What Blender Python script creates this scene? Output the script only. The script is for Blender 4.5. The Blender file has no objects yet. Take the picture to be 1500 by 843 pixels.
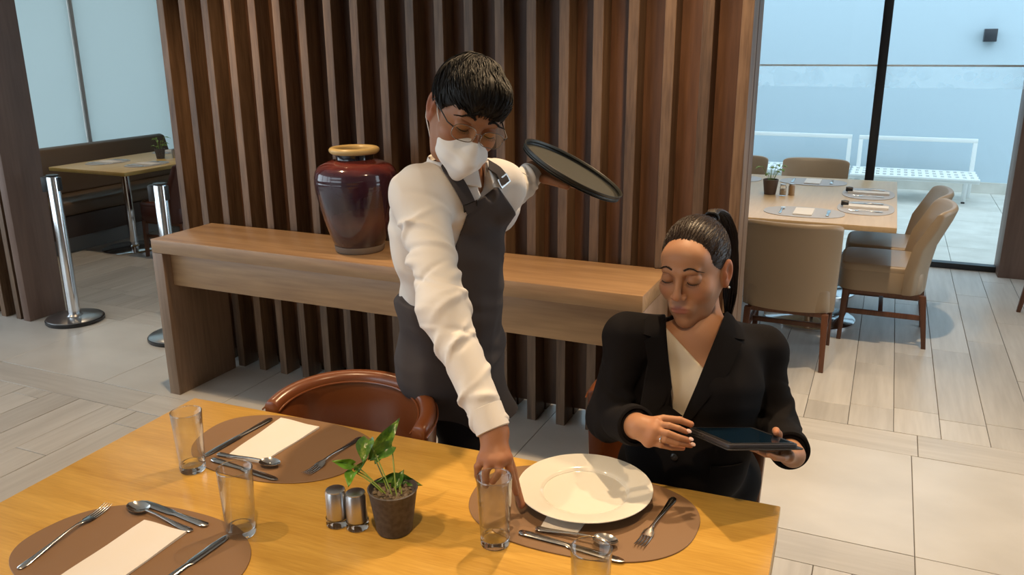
import bpy, bmesh, math, random
import numpy as np
from mathutils import Vector, Matrix, Quaternion
PI = math.pi
random.seed(7); rng = np.random.RandomState(5)
scn = bpy.context.scene
COL = scn.collection

# ------------------------------------------------------------------ camera
HC = 1.75
CAMR, CAMU, CAMF = np.array((0.9134,0.4071,-0.0067)), np.array((-0.1090,0.2603,0.9594)), np.array((-0.3923,0.8755,-0.2821))
cd = bpy.data.cameras.new('camera'); cam = bpy.data.objects.new('camera', cd); COL.objects.link(cam)
cd.sensor_fit = 'HORIZONTAL'; cd.sensor_width = 36.0; cd.lens = 1215.69/1500*36.0
cd.clip_start = .05; cd.clip_end = 100
cam.matrix_world = Matrix(((CAMR[0],CAMU[0],-CAMF[0],0),(CAMR[1],CAMU[1],-CAMF[1],0),(CAMR[2],CAMU[2],-CAMF[2],HC),(0,0,0,1)))
scn.camera = cam

# ------------------------------------------------------------------ light and exposure
w = bpy.data.worlds.new('world'); scn.world = w; w.use_nodes = True
bg = w.node_tree.nodes['Background']; bg.inputs['Color'].default_value = (.76,.90,1,1); bg.inputs['Strength'].default_value = 2.9
scn.view_settings.view_transform = 'Standard'; scn.view_settings.look = 'None'
scn.view_settings.exposure = 0.0; scn.view_settings.gamma = 1.0
SPOTS = [ # x, y, watts, spread deg, tint
 (-2.85,2.72,80,84,0),(-.66,2.62,105,90,0),(.45,2.55,60,86,0),
 (-1.85,.75,50,92,0),(-.45,.45,62,92,0),
 (.15,4.35,105,84,1),(-6.0,4.6,45,90,1),(-.3,6.1,28,90,1),(-5.6,1.6,25,95,1)]
CEIL = 3.15
def add_spots():
    for i,(x,y,e,a,t) in enumerate(SPOTS):
        ld = bpy.data.lights.new('downlight_lamp','SPOT'); ld.energy = e*1.9; ld.spot_size = math.radians(a); ld.spot_blend = .65
        ld.color = (1,.70,.40) if t == 0 else (1,.76,.50); ld.shadow_soft_size = .04
        lo = bpy.data.objects.new('downlight_lamp', ld); COL.objects.link(lo); lo.location = (x,y,CEIL-.05)
add_spots()

# ------------------------------------------------------------------ object helpers
def link(o, parent=None):
    COL.objects.link(o)
    if parent is not None: o.parent = parent
    return o
def tag(o, label=None, cat=None, group=None, kind=None):
    if label: o['label'] = label
    if cat: o['category'] = cat
    if group: o['group'] = group
    if kind: o['kind'] = kind
    return o
def thing(name, label, cat, loc=(0,0,0), rotz=0, group=None):
    o = bpy.data.objects.new(name, None); link(o); o.location = loc; o.rotation_euler = (0,0,rotz); o.empty_display_size = .1
    return tag(o, label, cat, group)
def mesh_obj(name, verts, faces, mat, parent=None, smooth=False):
    me = bpy.data.meshes.new(name); me.from_pydata([tuple(map(float,v)) for v in verts], [], faces)
    if mat: me.materials.append(mat)
    if smooth: me.polygons.foreach_set('use_smooth', [True]*len(me.polygons))
    me.update(); return link(bpy.data.objects.new(name, me), parent)
class G:
    """collects solids into one mesh"""
    def __init__(s): s.v=[]; s.f=[]
    def add(s, v, f):
        n=len(s.v); s.v += [tuple(map(float,p)) for p in v]; s.f += [tuple(i+n for i in q) for q in f]; return s
    def box(s, x0,x1,y0,y1,z0,z1):
        return s.add([(x0,y0,z0),(x1,y0,z0),(x1,y1,z0),(x0,y1,z0),(x0,y0,z1),(x1,y0,z1),(x1,y1,z1),(x0,y1,z1)],
            [(0,3,2,1),(4,5,6,7),(0,1,5,4),(1,2,6,5),(2,3,7,6),(3,0,4,7)])
    def tube(s, pts, rad, n=8, cap=True, flat=1.0, up=None):
        pts=[np.array(p,float) for p in pts]; m=len(pts)
        if not hasattr(rad,'__len__'): rad=[rad]*m
        vs=[]; t0=pts[1]-pts[0]; t0/=np.linalg.norm(t0)+1e-12
        u=np.array(up,float) if up is not None else (np.array([0,0,1.]) if abs(t0[2])<.9 else np.array([1.,0,0]))
        for i in range(m):
            t=pts[min(i+1,m-1)]-pts[max(i-1,0)]; t/=np.linalg.norm(t)+1e-12
            a=np.cross(t,u); a/=np.linalg.norm(a)+1e-12; b=np.cross(a,t); u=b
            for k in range(n):
                c=2*PI*k/n; vs.append(pts[i]+rad[i]*(math.cos(c)*a+flat*math.sin(c)*b))
        fs=[(i*n+k,i*n+(k+1)%n,(i+1)*n+(k+1)%n,(i+1)*n+k) for i in range(m-1) for k in range(n)]
        if cap: fs += [tuple(range(n-1,-1,-1)), tuple((m-1)*n+k for k in range(n))]
        return s.add(vs,fs)
    def lathe(s, prof, c=(0,0,0), n=40, close=False):
        vs=[]; m=len(prof)
        for r,z in prof:
            for k in range(n):
                a=2*PI*k/n; vs.append((c[0]+r*math.cos(a),c[1]+r*math.sin(a),c[2]+z))
        fs=[(i*n+k,i*n+(k+1)%n,(i+1)*n+(k+1)%n,(i+1)*n+k) for i in range(m-1) for k in range(n)]
        if not close:
            if prof[0][0]>1e-4: fs.append(tuple(range(n-1,-1,-1)))
            if prof[-1][0]>1e-4: fs.append(tuple((m-1)*n+k for k in range(n)))
        else: fs += [((m-1)*n+k,(m-1)*n+(k+1)%n,(k+1)%n,k) for k in range(n)]
        return s.add(vs,fs)
    def prism(s, poly, z0, z1):
        n=len(poly)
        return s.add([(x,y,z0) for x,y in poly]+[(x,y,z1) for x,y in poly],
            [tuple(range(n-1,-1,-1)),tuple(range(n,2*n))]+[(i,(i+1)%n,n+(i+1)%n,n+i) for i in range(n)])
    def build(s, name, mat, parent=None, smooth=False, bevel=0, seg=2, sub=0, auto=None, fix=True):
        me=bpy.data.meshes.new(name); me.from_pydata(s.v,[],s.f)
        bm=bmesh.new(); bm.from_mesh(me)
        bmesh.ops.remove_doubles(bm, verts=bm.verts, dist=1e-6)
        if fix: bmesh.ops.recalc_face_normals(bm, faces=bm.faces)
        if bevel:
            ed=[e for e in bm.edges if len(e.link_faces)==2 and e.calc_face_angle(0)>.6]
            bmesh.ops.bevel(bm, geom=ed, offset=bevel, segments=seg, affect='EDGES', profile=.5, clamp_overlap=True)
        bm.to_mesh(me); bm.free()
        if mat: me.materials.append(mat)
        o=link(bpy.data.objects.new(name,me),parent)
        if smooth or bevel: me.polygons.foreach_set('use_smooth',[True]*len(me.polygons))
        if (smooth or bevel) and auto is not False:
            try: me.set_sharp_from_angle(angle=math.radians(auto or 40))
            except Exception: pass
        if sub:
            md=o.modifiers.new('sub','SUBSURF'); md.levels=sub; md.render_levels=sub
        return o
def copy_tree(o, parent=None):
    c=o.copy(); link(c,parent)
    for ch in [k for k in COL.objects if k.parent==o]:
        d=copy_tree(ch,c); d.matrix_parent_inverse=ch.matrix_parent_inverse
    return c
def place(o, loc, rz, label, group=None):
    o.location=loc; o.rotation_euler=(0,0,rz); o['label']=label
    if group: o['group']=group
    return o

# ------------------------------------------------------------------ materials
def mat(name, col=(.5,.5,.5), rough=.5, metal=0, **k):
    m=bpy.data.materials.new(name); m.use_nodes=True; b=m.node_tree.nodes['Principled BSDF']
    b.inputs['Base Color'].default_value=(*col,1); b.inputs['Roughness'].default_value=rough; b.inputs['Metallic'].default_value=metal
    for a,v in k.items():
        b.inputs[{'spec':'Specular IOR Level','coat':'Coat Weight','sss':'Subsurface Weight','trans':'Transmission Weight','ior':'IOR','sheen':'Sheen Weight','coatr':'Coat Roughness','alpha':'Alpha'}[a]].default_value=v
    if 'sss' in k: b.inputs['Subsurface Radius'].default_value=(.9,.35,.2); b.inputs['Subsurface Scale'].default_value=.008
    return m
def nodes(m): return m.node_tree.nodes, m.node_tree.links, m.node_tree.nodes['Principled BSDF']
def ramp(N, cols):
    r=N.new('ShaderNodeValToRGB'); e=r.color_ramp.elements
    while len(e)<len(cols): e.new(.5)
    for i,(p,c) in enumerate(cols): e[i].position=p; e[i].color=(*c,1)
    return r
def wood(name, c1, c2, axis='z', scale=1., rough=.45, coord='Object', rand=.0, bump=.1, spec=.5, coat=0, fine=1.0):
    """grain runs along axis"""
    m=mat(name,c1,rough,spec=spec,coat=coat); N,L,b=nodes(m)
    tc=N.new('ShaderNodeTexCoord'); mp=N.new('ShaderNodeMapping'); L.new(tc.outputs[coord],mp.inputs[0])
    s={'x':(.7,9,9),'y':(9,.7,9),'z':(9,9,.7)}[axis]; mp.inputs['Scale'].default_value=[q*scale for q in s]
    oi=N.new('ShaderNodeObjectInfo'); mm=N.new('ShaderNodeMath'); mm.operation='MULTIPLY'; mm.inputs[1].default_value=37.
    L.new(oi.outputs['Random'],mm.inputs[0])
    cb=N.new('ShaderNodeCombineXYZ'); [L.new(mm.outputs[0],cb.inputs[i]) for i in range(3)]
    L.new(cb.outputs[0],mp.inputs['Location'])
    n1=N.new('ShaderNodeTexNoise'); n1.inputs['Scale'].default_value=1.6; n1.inputs['Detail'].default_value=5; n1.inputs['Distortion'].default_value=.6; L.new(mp.outputs[0],n1.inputs[0])
    n2=N.new('ShaderNodeTexNoise'); n2.inputs['Scale'].default_value=11*fine; n2.inputs['Detail'].default_value=4; L.new(mp.outputs[0],n2.inputs[0])
    ad=N.new('ShaderNodeMix'); ad.data_type='FLOAT'; ad.inputs[0].default_value=.4; L.new(n1.outputs[0],ad.inputs[2]); L.new(n2.outputs[0],ad.inputs[3])
    r=ramp(N,[(.32,c2),(.68,c1)]); L.new(ad.outputs[0],r.inputs[0])
    hs=N.new('ShaderNodeHueSaturation'); L.new(r.outputs[0],hs.inputs['Color'])
    ma=N.new('ShaderNodeMapRange'); ma.inputs[3].default_value=1-rand; ma.inputs[4].default_value=1+rand; L.new(oi.outputs['Random'],ma.inputs[0]); L.new(ma.outputs[0],hs.inputs['Value'])
    L.new(hs.outputs[0],b.inputs['Base Color'])
    bp=N.new('ShaderNodeBump'); bp.inputs['Strength'].default_value=bump; bp.inputs['Distance'].default_value=.002; L.new(n2.outputs[0],bp.inputs['Height']); L.new(bp.outputs[0],b.inputs['Normal'])
    return m
def bumpy(m, scale=200, strength=.2, dist=.001, detail=3, stretch=None, coloramp=None):
    N,L,b=nodes(m); tc=N.new('ShaderNodeTexCoord'); mp=N.new('ShaderNodeMapping'); L.new(tc.outputs['Object'],mp.inputs[0])
    if stretch: mp.inputs['Scale'].default_value=stretch
    n=N.new('ShaderNodeTexNoise'); n.inputs['Scale'].default_value=scale; n.inputs['Detail'].default_value=detail; L.new(mp.outputs[0],n.inputs[0])
    bp=N.new('ShaderNodeBump'); bp.inputs['Strength'].default_value=strength; bp.inputs['Distance'].default_value=dist; L.new(n.outputs[0],bp.inputs['Height']); L.new(bp.outputs[0],b.inputs['Normal'])
    if coloramp:
        r=ramp(N,coloramp); L.new(n.outputs[0],r.inputs[0]); L.new(r.outputs[0],b.inputs['Base Color'])
    return m
def attr_col(m, name='Col'):
    N,L,b=nodes(m); a=N.new('ShaderNodeAttribute'); a.attribute_name=name; L.new(a.outputs['Color'],b.inputs['Base Color']); return m

M={}
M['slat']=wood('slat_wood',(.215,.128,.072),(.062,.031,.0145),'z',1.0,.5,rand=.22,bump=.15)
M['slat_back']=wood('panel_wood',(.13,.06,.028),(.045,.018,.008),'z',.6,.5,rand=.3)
M['pier']=wood('pier_wood',(.19,.115,.085),(.115,.066,.048),'z',.5,.5)
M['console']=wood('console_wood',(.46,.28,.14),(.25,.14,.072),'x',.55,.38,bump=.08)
M['console_shaded']=wood('console_wood_shaded',(.34,.225,.15),(.17,.11,.07),'z',.55,.42,bump=.08)  # upright grain; console wood darkened and greyed, shade on the ends is painted in
M['table']=wood('table_oak',(.66,.40,.092),(.45,.24,.040),'x',.9,.3,bump=.10,fine=2.2,spec=.4)
M['table_pale']=wood('pale_oak',(.60,.42,.23),(.50,.34,.18),'y',.6,.35,bump=.05)
M['table_edge']=mat('oak_edge',(.42,.22,.05),.45)
M['darkwood']=wood('chair_leg_wood',(.16,.062,.03),(.08,.03,.015),'z',1,.4)
M['plank_y']=wood('plank_tile_y',(.58,.56,.53),(.42,.40,.375),'y',.42,.33,coord='Object',rand=.07,bump=.03,spec=.5)
M['plank_x']=wood('plank_tile_x',(.58,.56,.53),(.42,.40,.375),'x',.42,.33,coord='Object',rand=.07,bump=.03,spec=.5)
M['bigtile']=bumpy(mat('stone_tile',(.47,.45,.42),.3),2.2,.02,.001,6,(1,1.6,1),[(.3,(.50,.485,.46)),(.7,(.60,.585,.56))])
M['grout']=mat('grout',(.13,.125,.12),.9)
M['ceiling']=mat('ceiling_paint',(.55,.53,.5),.9); M['wall']=mat('wall_paint',(.55,.53,.50),.85); M['wall_dark']=mat('wall_lower_paint',(.25,.2,.17),.8)
M['blue']=bumpy(mat('pale_blue_render',(.45,.57,.65),.85),3,.05,.002,4)
M['blackmetal']=mat('black_aluminium',(.012,.012,.014),.35); M['whitemetal']=mat('white_powder_coat',(.72,.76,.76),.4)
M['pave']=bumpy(mat('outdoor_tile',(.52,.52,.47),.6),4,.05,.002,5,None,[(.3,(.46,.46,.42)),(.7,(.58,.58,.54))])
M['chrome']=mat('polished_steel',(.72,.72,.73),.13,1); M['steel']=mat('cutlery_steel',(.68,.66,.63),.16,1); M['brushed']=mat('brushed_steel',(.55,.55,.56),.28,1)
M['blackplastic']=mat('black_plastic',(.015,.015,.017),.35)
M['leather']=bumpy(mat('tan_leather',(.165,.050,.016),.28,coat=.25,coatr=.2),260,.12,.0006)
M['cream']=bumpy(mat('cream_leather',(.33,.245,.16),.38),240,.1,.0006); M['banq']=bumpy(mat('olive_brown_leather',(.115,.075,.045),.45),200,.1,.0006)
M['banq_dark']=mat('dark_brown_panel',(.055,.032,.022),.5); M['banq_kick']=mat('grey_plinth',(.16,.15,.14),.6)
M['mat']=bumpy(mat('brown_placemat',(.225,.13,.068),.45),500,.12,.0004); M['mat_grey']=mat('grey_placemat',(.42,.40,.40),.55)
M['napkin']=bumpy(mat('white_napkin',(.74,.70,.66),.9),700,.25,.0005)
M['porcelain']=mat('white_porcelain',(.80,.78,.71),.1,coat=.4,coatr=.05)
M['potgrey']=bumpy(mat('grey_pot',(.065,.056,.055),.6),90,.15,.0006,4,None,[(.35,(.055,.047,.046)),(.8,(.12,.105,.10))])
M['soil']=bumpy(mat('soil',(.05,.035,.02),.95),90,.9,.004,4,None,[(.4,(.03,.022,.014)),(.6,(.14,.10,.06))])
M['stone']=mat('gravel_stone',(.22,.17,.115),.8)
M['stem']=mat('stem_green',(.19,.27,.035),.5)
def leafmat():
    m=mat('pothos_leaf',(.05,.16,.02),.28); N,L,b=nodes(m)
    tc=N.new('ShaderNodeTexCoord'); n=N.new('ShaderNodeTexNoise'); n.inputs['Scale'].default_value=55; n.inputs['Detail'].default_value=3; L.new(tc.outputs['Object'],n.inputs[0])
    r=ramp(N,[(.45,(.045,.125,.018)),(.60,(.12,.24,.03)),(.72,(.35,.42,.12))]); L.new(n.outputs[0],r.inputs[0]); L.new(r.outputs[0],b.inputs['Base Color']); return m
M['leaf']=leafmat(); M['leaf_bright']=mat('bright_leaf',(.13,.32,.03),.35); M['leaf_far']=mat('small_plant_leaf',(.16,.30,.06),.5)
def thinglass(name, tint=(1,1,1), fac=1.0, rough=0.0):
    m=bpy.data.materials.new(name); m.use_nodes=True; N=m.node_tree.nodes; L=m.node_tree.links; N.clear()
    o=N.new('ShaderNodeOutputMaterial'); mx=N.new('ShaderNodeMixShader'); t=N.new('ShaderNodeBsdfTransparent'); g=N.new('ShaderNodeBsdfGlossy'); lw=N.new('ShaderNodeLayerWeight'); pw=N.new('ShaderNodeMath'); pw.operation='POWER'; pw.inputs[1].default_value=2.3; ad=N.new('ShaderNodeMath'); ad.operation='ADD'; ad.inputs[1].default_value=.035
    t.inputs[0].default_value=(*tint,1); g.inputs['Roughness'].default_value=rough; lw.inputs[0].default_value=.5; L.new(lw.outputs['Facing'],pw.inputs[0]); L.new(pw.outputs[0],ad.inputs[0])
    mu=N.new('ShaderNodeMath'); mu.operation='MULTIPLY'; mu.inputs[1].default_value=fac; L.new(ad.outputs[0],mu.inputs[0]); L.new(mu.outputs[0],mx.inputs[0])
    L.new(t.outputs[0],mx.inputs[1]); L.new(g.outputs[0],mx.inputs[2]); L.new(mx.outputs[0],o.inputs[0]); return m
M['pane']=thinglass('window_glass',(.90,.975,.99),.8); M['tumbler']=thinglass('drinking_glass',(.965,.97,.965),1.0,.01)
M['thick']=mat('glass_base',(.97,.98,.98),.0,trans=1.0,ior=1.45)
def filmmat():
    m=bpy.data.materials.new('frosted_dot_film'); m.use_nodes=True; N=m.node_tree.nodes; L=m.node_tree.links; N.clear()
    o=N.new('ShaderNodeOutputMaterial'); mx=N.new('ShaderNodeMixShader'); t=N.new('ShaderNodeBsdfTransparent'); d=N.new('ShaderNodeBsdfTranslucent'); d.inputs[0].default_value=(.75,.85,.9,1)
    tc=N.new('ShaderNodeTexCoord'); mp=N.new('ShaderNodeMapping'); mp.inputs['Scale'].default_value=(8,0,8); L.new(tc.outputs['Object'],mp.inputs[0])
    v=N.new('ShaderNodeTexVoronoi'); v.inputs['Scale'].default_value=1.; L.new(mp.outputs[0],v.inputs[0])
    v2=N.new('ShaderNodeTexVoronoi'); v2.inputs['Scale'].default_value=1.7; L.new(mp.outputs[0],v2.inputs[0])
    a=N.new('ShaderNodeMath'); a.operation='LESS_THAN'; a.inputs[1].default_value=.46; L.new(v.outputs['Distance'],a.inputs[0])
    c=N.new('ShaderNodeMath'); c.operation='LESS_THAN'; c.inputs[1].default_value=.36; L.new(v2.outputs['Distance'],c.inputs[0])
    s=N.new('ShaderNodeMath'); s.operation='ADD'; L.new(a.outputs[0],s.inputs[0]); L.new(c.outputs[0],s.inputs[1])
    r=N.new('ShaderNodeMapRange'); r.inputs[2].default_value=2.; r.inputs[3].default_value=.40; r.inputs[4].default_value=.12; L.new(s.outputs[0],r.inputs[0])
    L.new(r.outputs[0],mx.inputs[0]); L.new(t.outputs[0],mx.inputs[1]); L.new(d.outputs[0],mx.inputs[2]); L.new(mx.outputs[0],o.inputs[0]); return m
M['film']=filmmat()
def blindmat():
    m=bpy.data.materials.new('roller_blind_fabric'); m.use_nodes=True; N=m.node_tree.nodes; L=m.node_tree.links; N.clear()
    o=N.new('ShaderNodeOutputMaterial'); mx=N.new('ShaderNodeMixShader'); mx.inputs[0].default_value=.62
    d=N.new('ShaderNodeBsdfDiffuse'); d.inputs[0].default_value=(.6,.66,.66,1); t=N.new('ShaderNodeBsdfTranslucent'); t.inputs[0].default_value=(.60,.66,.66,1)
    L.new(d.outputs[0],mx.inputs[1]); L.new(t.outputs[0],mx.inputs[2]); L.new(mx.outputs[0],o.inputs[0]); return m
M['blind']=blindmat()
def vasemat():
    m=mat('plum_glaze',(.05,.015,.02),.12,coat=.6,coatr=.05); N,L,b=nodes(m)
    tc=N.new('ShaderNodeTexCoord'); sp=N.new('ShaderNodeSeparateXYZ'); L.new(tc.outputs['Object'],sp.inputs[0])
    n=N.new('ShaderNodeTexNoise'); n.inputs['Scale'].default_value=7; n.inputs['Detail'].default_value=5; L.new(tc.outputs['Object'],n.inputs[0])
    a=N.new('ShaderNodeMath'); a.operation='MULTIPLY_ADD'; a.inputs[1].default_value=.11; L.new(n.outputs[0],a.inputs[0]); L.new(sp.outputs[2],a.inputs[2])
    s=N.new('ShaderNodeMath'); s.operation='MULTIPLY'; s.inputs[1].default_value=1.8; L.new(a.outputs[0],s.inputs[0])
    r=ramp(N,[(.10,(.085,.045,.035)),(.22,(.04,.022,.028)),(.36,(.085,.03,.028)),(.50,(.028,.012,.022)),(.76,(.045,.013,.022)),(.84,(.17,.035,.028)),(.9,(.16,.04,.03))])
    L.new(s.outputs[0],r.inputs[0]); L.new(r.outputs[0],b.inputs['Base Color']); return m
M['vase']=vasemat(); M['vase_rim']=mat('ochre_glaze',(.62,.42,.16),.3); M['vase_neck']=mat('black_glaze',(.012,.008,.014),.1,coat=.5); M['vase_foot']=mat('bare_clay_foot',(.20,.15,.11),.7)
M['tray']=bumpy(mat('black_tray',(.022,.024,.022),.42),420,.25,.0006)
M['tray_mat']=bumpy(mat('tray_lining',(.05,.05,.042),.6),420,.3,.0006)

# ------------------------------------------------------------------ floor: planks and stone tiles
floor=G().box(-8,4.2,-4,7.33,-.12,-.004).build('floor',M['grout']); tag(floor,kind='structure')
rects=[]
def rect(x0,x1,y0,y1,k): rects.append((x0,x1,y0,y1,k))
def planks_y(x0,x1,y0,y1,off,start):
    k=0; x=off
    while x<x1-.01:
        if x+.2>x0+.01:
            i=round((x-off)/.2); L=1.0; yy=y0; b=y0+start+.03*((i*7)%3-1); first=True
            while yy<y1-.001:
                b=min(b,y1); b=y1 if y1-b<.06 else b
                rect(max(x,x0),min(x+.2,x1),yy,b,'plank_y')
                yy=b; b=yy+(.62+.21*((i*5)%4) if first else 1.05); first=False
        x+=.2
planks_y(-8,4.2,3.94,7.33,-8.02,.26)
def rowx(x0,x1,y0,y1,off,L,k):
    x=off
    while x<x1:
        a,b=max(x,x0),min(x+L,x1)
        if b-a>.03: rect(a,b,y0,y1,k)
        x+=L
rowx(-8,4.2,3.715,3.94,-8.12,1.2,'plank_x')
rowx(-8,4.2,2.90,3.715,-8.547,.8,'bigtile')
rowx(-8,.253,2.705,2.90,-9.344,1.2,'plank_x')
planks_y(-8,.056,-4,2.705,-8.07,.72)
rect(.056,.253,-4,1.6,'plank_y'); rect(.056,.253,1.6,2.705,'plank_y')
y=2.90
while y>-4:
    rowx(.253,4.2,y-.81,y,.253,.8,'bigtile'); y-=.81
cam_p=np.array([0,0,HC])
def vis(r):
    best=-1
    for fx in (.02,.5,.98):
        for fy in (.02,.5,.98):
            p=np.array([r[0]+(r[1]-r[0])*fx,r[2]+(r[3]-r[2])*fy,0])-cam_p; d=p@CAMF
            if d<.2: continue
            x=750+1215.7*(p@CAMR)/d; y=421.5-1215.7*(p@CAMU)/d
            if not(-5<x<1505 and -5<y<848): continue
            Y=3.4; q=p*(Y/p[1]) if p[1]>Y+.1 else None
            if q is not None and (-3.5<q[0]<-.5 or q[0]<-5.05): continue
            best=max(best,1/d)
    return best
vr=sorted(rects,key=lambda r:-vis(r)); shared={}
stuff={}
for i,r in enumerate(vr):
    x0,x1,y0,y1,k=r; lx,ly=x1-x0,y1-y0; g=.0016; dz=rng.uniform(-.0006,.0004)
    if vis(r)>0 and i<290:
        key=(round(lx,3),round(ly,3),k)
        if key not in shared:
            o=G().box(-lx/2+g,lx/2-g,-ly/2+g,ly/2-g,-.012,0).build('plank' if k!='bigtile' else 'stone_tile',M[k],floor,bevel=.0012,seg=1); shared[key]=o
        else: o=link(shared[key].copy(),floor)
        o.location=((x0+x1)/2,(y0+y1)/2,dz)
    else:
        stuff.setdefault(k,G()).box(x0+g,x1-g,y0+g,y1-g,-.012,dz)
for k,g in stuff.items(): tag(g.build('hidden_planks' if k!='bigtile' else 'hidden_stone_tiles',M[k],floor),kind='stuff')

# ------------------------------------------------------------------ room shell
def struct(name,g,m,bevel=0): return tag(g.build(name,m,bevel=bevel),kind='structure')
ceil=struct('ceiling',G().box(-8,4.2,-4,7.4,CEIL,CEIL+.15),M['ceiling'])
for i,(x,y,e,a,t) in enumerate(SPOTS):
    G().lathe([(.045,-.004),(.06,-.006),(.06,0),(.045,0)],(x,y,CEIL),24,close=True).build('downlight_ring',M['blackmetal'],ceil,smooth=True)
# left wall: low parapet, posts, blinds behind the banquette, unseen openings added further forward to let daylight in
g=G().box(-7.75,-7.6,-4,7.3,-.1,.42).box(-7.75,-7.6,-4,7.3,2.95,CEIL)
for y0 in (-4,-1.6,.9,3.2): g.box(-7.75,-7.6,y0,y0+.15,.42,2.95)
struct('wall_left',g,M['wall_dark'])
struct('wall_front',G().box(-8,4.2,-4.15,-4,-.1,.5).box(-8,4.2,-4.15,-4,2.95,CEIL).box(-3.0,4.2,-4.15,-4,.5,2.95).box(-8,-7.6,-4.15,-4,.5,2.95),M['wall'])  # unseen wall; its opening is added and sized to throw daylight on slat fronts
g=G().box(4.05,4.2,-4,3.3,-.1,CEIL).box(4.05,4.2,3.3,7.3,-.1,.25).box(4.05,4.2,3.3,7.3,2.95,CEIL)  # unseen wall; opening added for daylight, nearer stretch closed to keep slat sides dark
for y0 in (5.2,7.15): g.box(4.05,4.2,y0,y0+.15,.25,2.95)
struct('wall_right',g,M['wall'])
struct('wall_back',G().box(-7.75,-2.9,7.3,7.45,-.1,CEIL).box(1.5,4.2,7.3,7.45,-.1,CEIL),M['wall'])
g=G().box(.895,1.62,7.12,7.42,0,CEIL); pr=struct('trim_1',g,M['pier'],.004)
# window wall
wf=G().box(-2.9,.895,7.27,7.35,0,.045).box(-2.9,.895,7.27,7.35,2.95,CEIL)
win=tag(wf.build('window_1',M['blackmetal']),kind='structure')
for x in (-2.9,-1.55,-.125): G().box(x,x+.068,7.26,7.36,.045,2.95).build('mullion',M['blackmetal'],win,bevel=.003)
for a,b in ((-2.83,-1.55),(-1.48,-.125),(-.057,.895)):
    G().add([(a,7.31,.045),(b,7.31,.045),(b,7.31,2.95),(a,7.31,2.95)],[(0,1,2,3)]).build('window_pane',M['pane'],win,fix=False)
    G().add([(a,7.305,1.40),(b,7.305,1.40),(b,7.305,1.56),(a,7.305,1.56)],[(0,1,2,3)]).build('frosted_band',M['film'],win,fix=False)
    G().box(a,b,7.303,7.307,1.56,1.574).build('band_edge',M['whitemetal'],win)
# courtyard
pv=struct('pavement',G().box(-9,6,7.45,11.4,-.15,-.006),M['grout'])
for i in range(-4,5):
    for j in range(6):
        if i<-3 and False: continue
        G().box(i*.6+.002,i*.6+.598,7.46+j*.64,7.46+j*.64+.636,-.03,-.001+rng.uniform(-.0006,.0006)).build('paving_tile',M['pave'],pv,bevel=.0015,seg=1)
struct('wall_outside',G().box(-9,6,11.25,11.6,-.1,4.2),M['blue'])
struct('baseboard_outside',G().box(-9,6,11.22,11.25,0,.13),M['pave'])
wl=thing('wall_lamp','small dark cube wall lamp on the pale blue courtyard wall','lamp',(.95,11.25,1.81))
G().box(-.065,.065,-.13,-.012,-.075,.065).build('housing',mat('lamp_grey',(.03,.035,.045),.4),wl,bevel=.004)
G().box(-.04,.04,-.012,0,-.04,.04).build('mounting_plate',M['blackmetal'],wl)

# slat screens
def screen(name,x0,n,pitch,w,yf,d,endx=None):
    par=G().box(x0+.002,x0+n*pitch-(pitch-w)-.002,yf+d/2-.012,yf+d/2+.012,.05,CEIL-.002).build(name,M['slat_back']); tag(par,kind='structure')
    base=G().box(-w/2,w/2,0,d/2-.012,0,CEIL-.001).build('slat',M['slat'],par,bevel=.002,seg=1); base.location=(x0+w/2,yf,0)
    bb=G().box(-w/2,w/2,0,d/2-.012,0,CEIL-.001).build('slat',M['slat'],par,bevel=.002,seg=1); bb.location=(x0+w/2,yf+d/2+.012,0)
    for k in range(1,n):
        for s in (base,bb):
            c=link(s.copy(),par); c.location=(x0+w/2+k*pitch,s.location[1],0)
    # infill panels between slats
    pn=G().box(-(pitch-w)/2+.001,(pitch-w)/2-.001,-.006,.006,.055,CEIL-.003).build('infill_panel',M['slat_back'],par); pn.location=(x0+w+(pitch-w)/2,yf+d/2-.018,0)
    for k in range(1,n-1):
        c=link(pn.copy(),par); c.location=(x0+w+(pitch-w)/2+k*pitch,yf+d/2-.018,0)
    return par
screen('wall_middle',-3.523,21,.1485,.045,3.39,.25)
screen('wall_left_screen',-5.05-.1485*13,13,.1485,.045,3.47,.25)
struct('trim_2',G().box(-5.115,-5.052,3.46,3.73,0,CEIL-.002),M['pier'],.003)

# banquette and blinds
bq=thing('banquette','long brown leather banquette bench along the blinds behind the far left table','bench',(-6.43,3.9,0))
def bq_box(name,x0,x1,z0,z1,m,bv,y0=0,y1=2.72): return G().box(x0,x1,y0,y1,z0,z1).build(name,m,bq,bevel=bv,seg=3)
bq_box('plinth',-.5,-.06,0,.14,M['banq_kick'],0); bq_box('seat_base',-.55,0,.14,.33,M['banq_dark'],.004)
bq_box('seat_cushion',-.52,.01,.33,.45,M['banq'],.03)
v=[(-.5,0,.42),(-.42,0,.45),(-.53,0,.85),(-.60,0,.87),(-.63,0,.40)]
g=G(); n=5; g.add([(a,0,c) for a,b,c in v]+[(a,2.70,c) for a,b,c in v],[tuple(range(n)),tuple(range(2*n-1,n-1,-1))]+[(i,(i+1)%n,n+(i+1)%n,n+i) for i in range(n)])
g.build('backrest',M['banq'],bq,bevel=.02,seg=3)
for y0,y1,lb in ((3.36,6.10,'pale translucent roller blind left of the seam behind the banquette'),(6.15,7.295,'pale translucent roller blind right of the seam behind the banquette')):
    rb=thing('roller_blind',lb,'blind',(-7.52,y0,0))
    G().box(-.003,0,0,y1-y0,.45,2.95).build('fabric',M['blind'],rb); G().tube([(0,0,2.97),(0,y1-y0,2.97)],.03,12).build('roller_tube',M['whitemetal'],rb,smooth=True)
    G().box(-.012,.006,0,y1-y0,.44,.465).build('bottom_rail',M['whitemetal'],rb)
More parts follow.
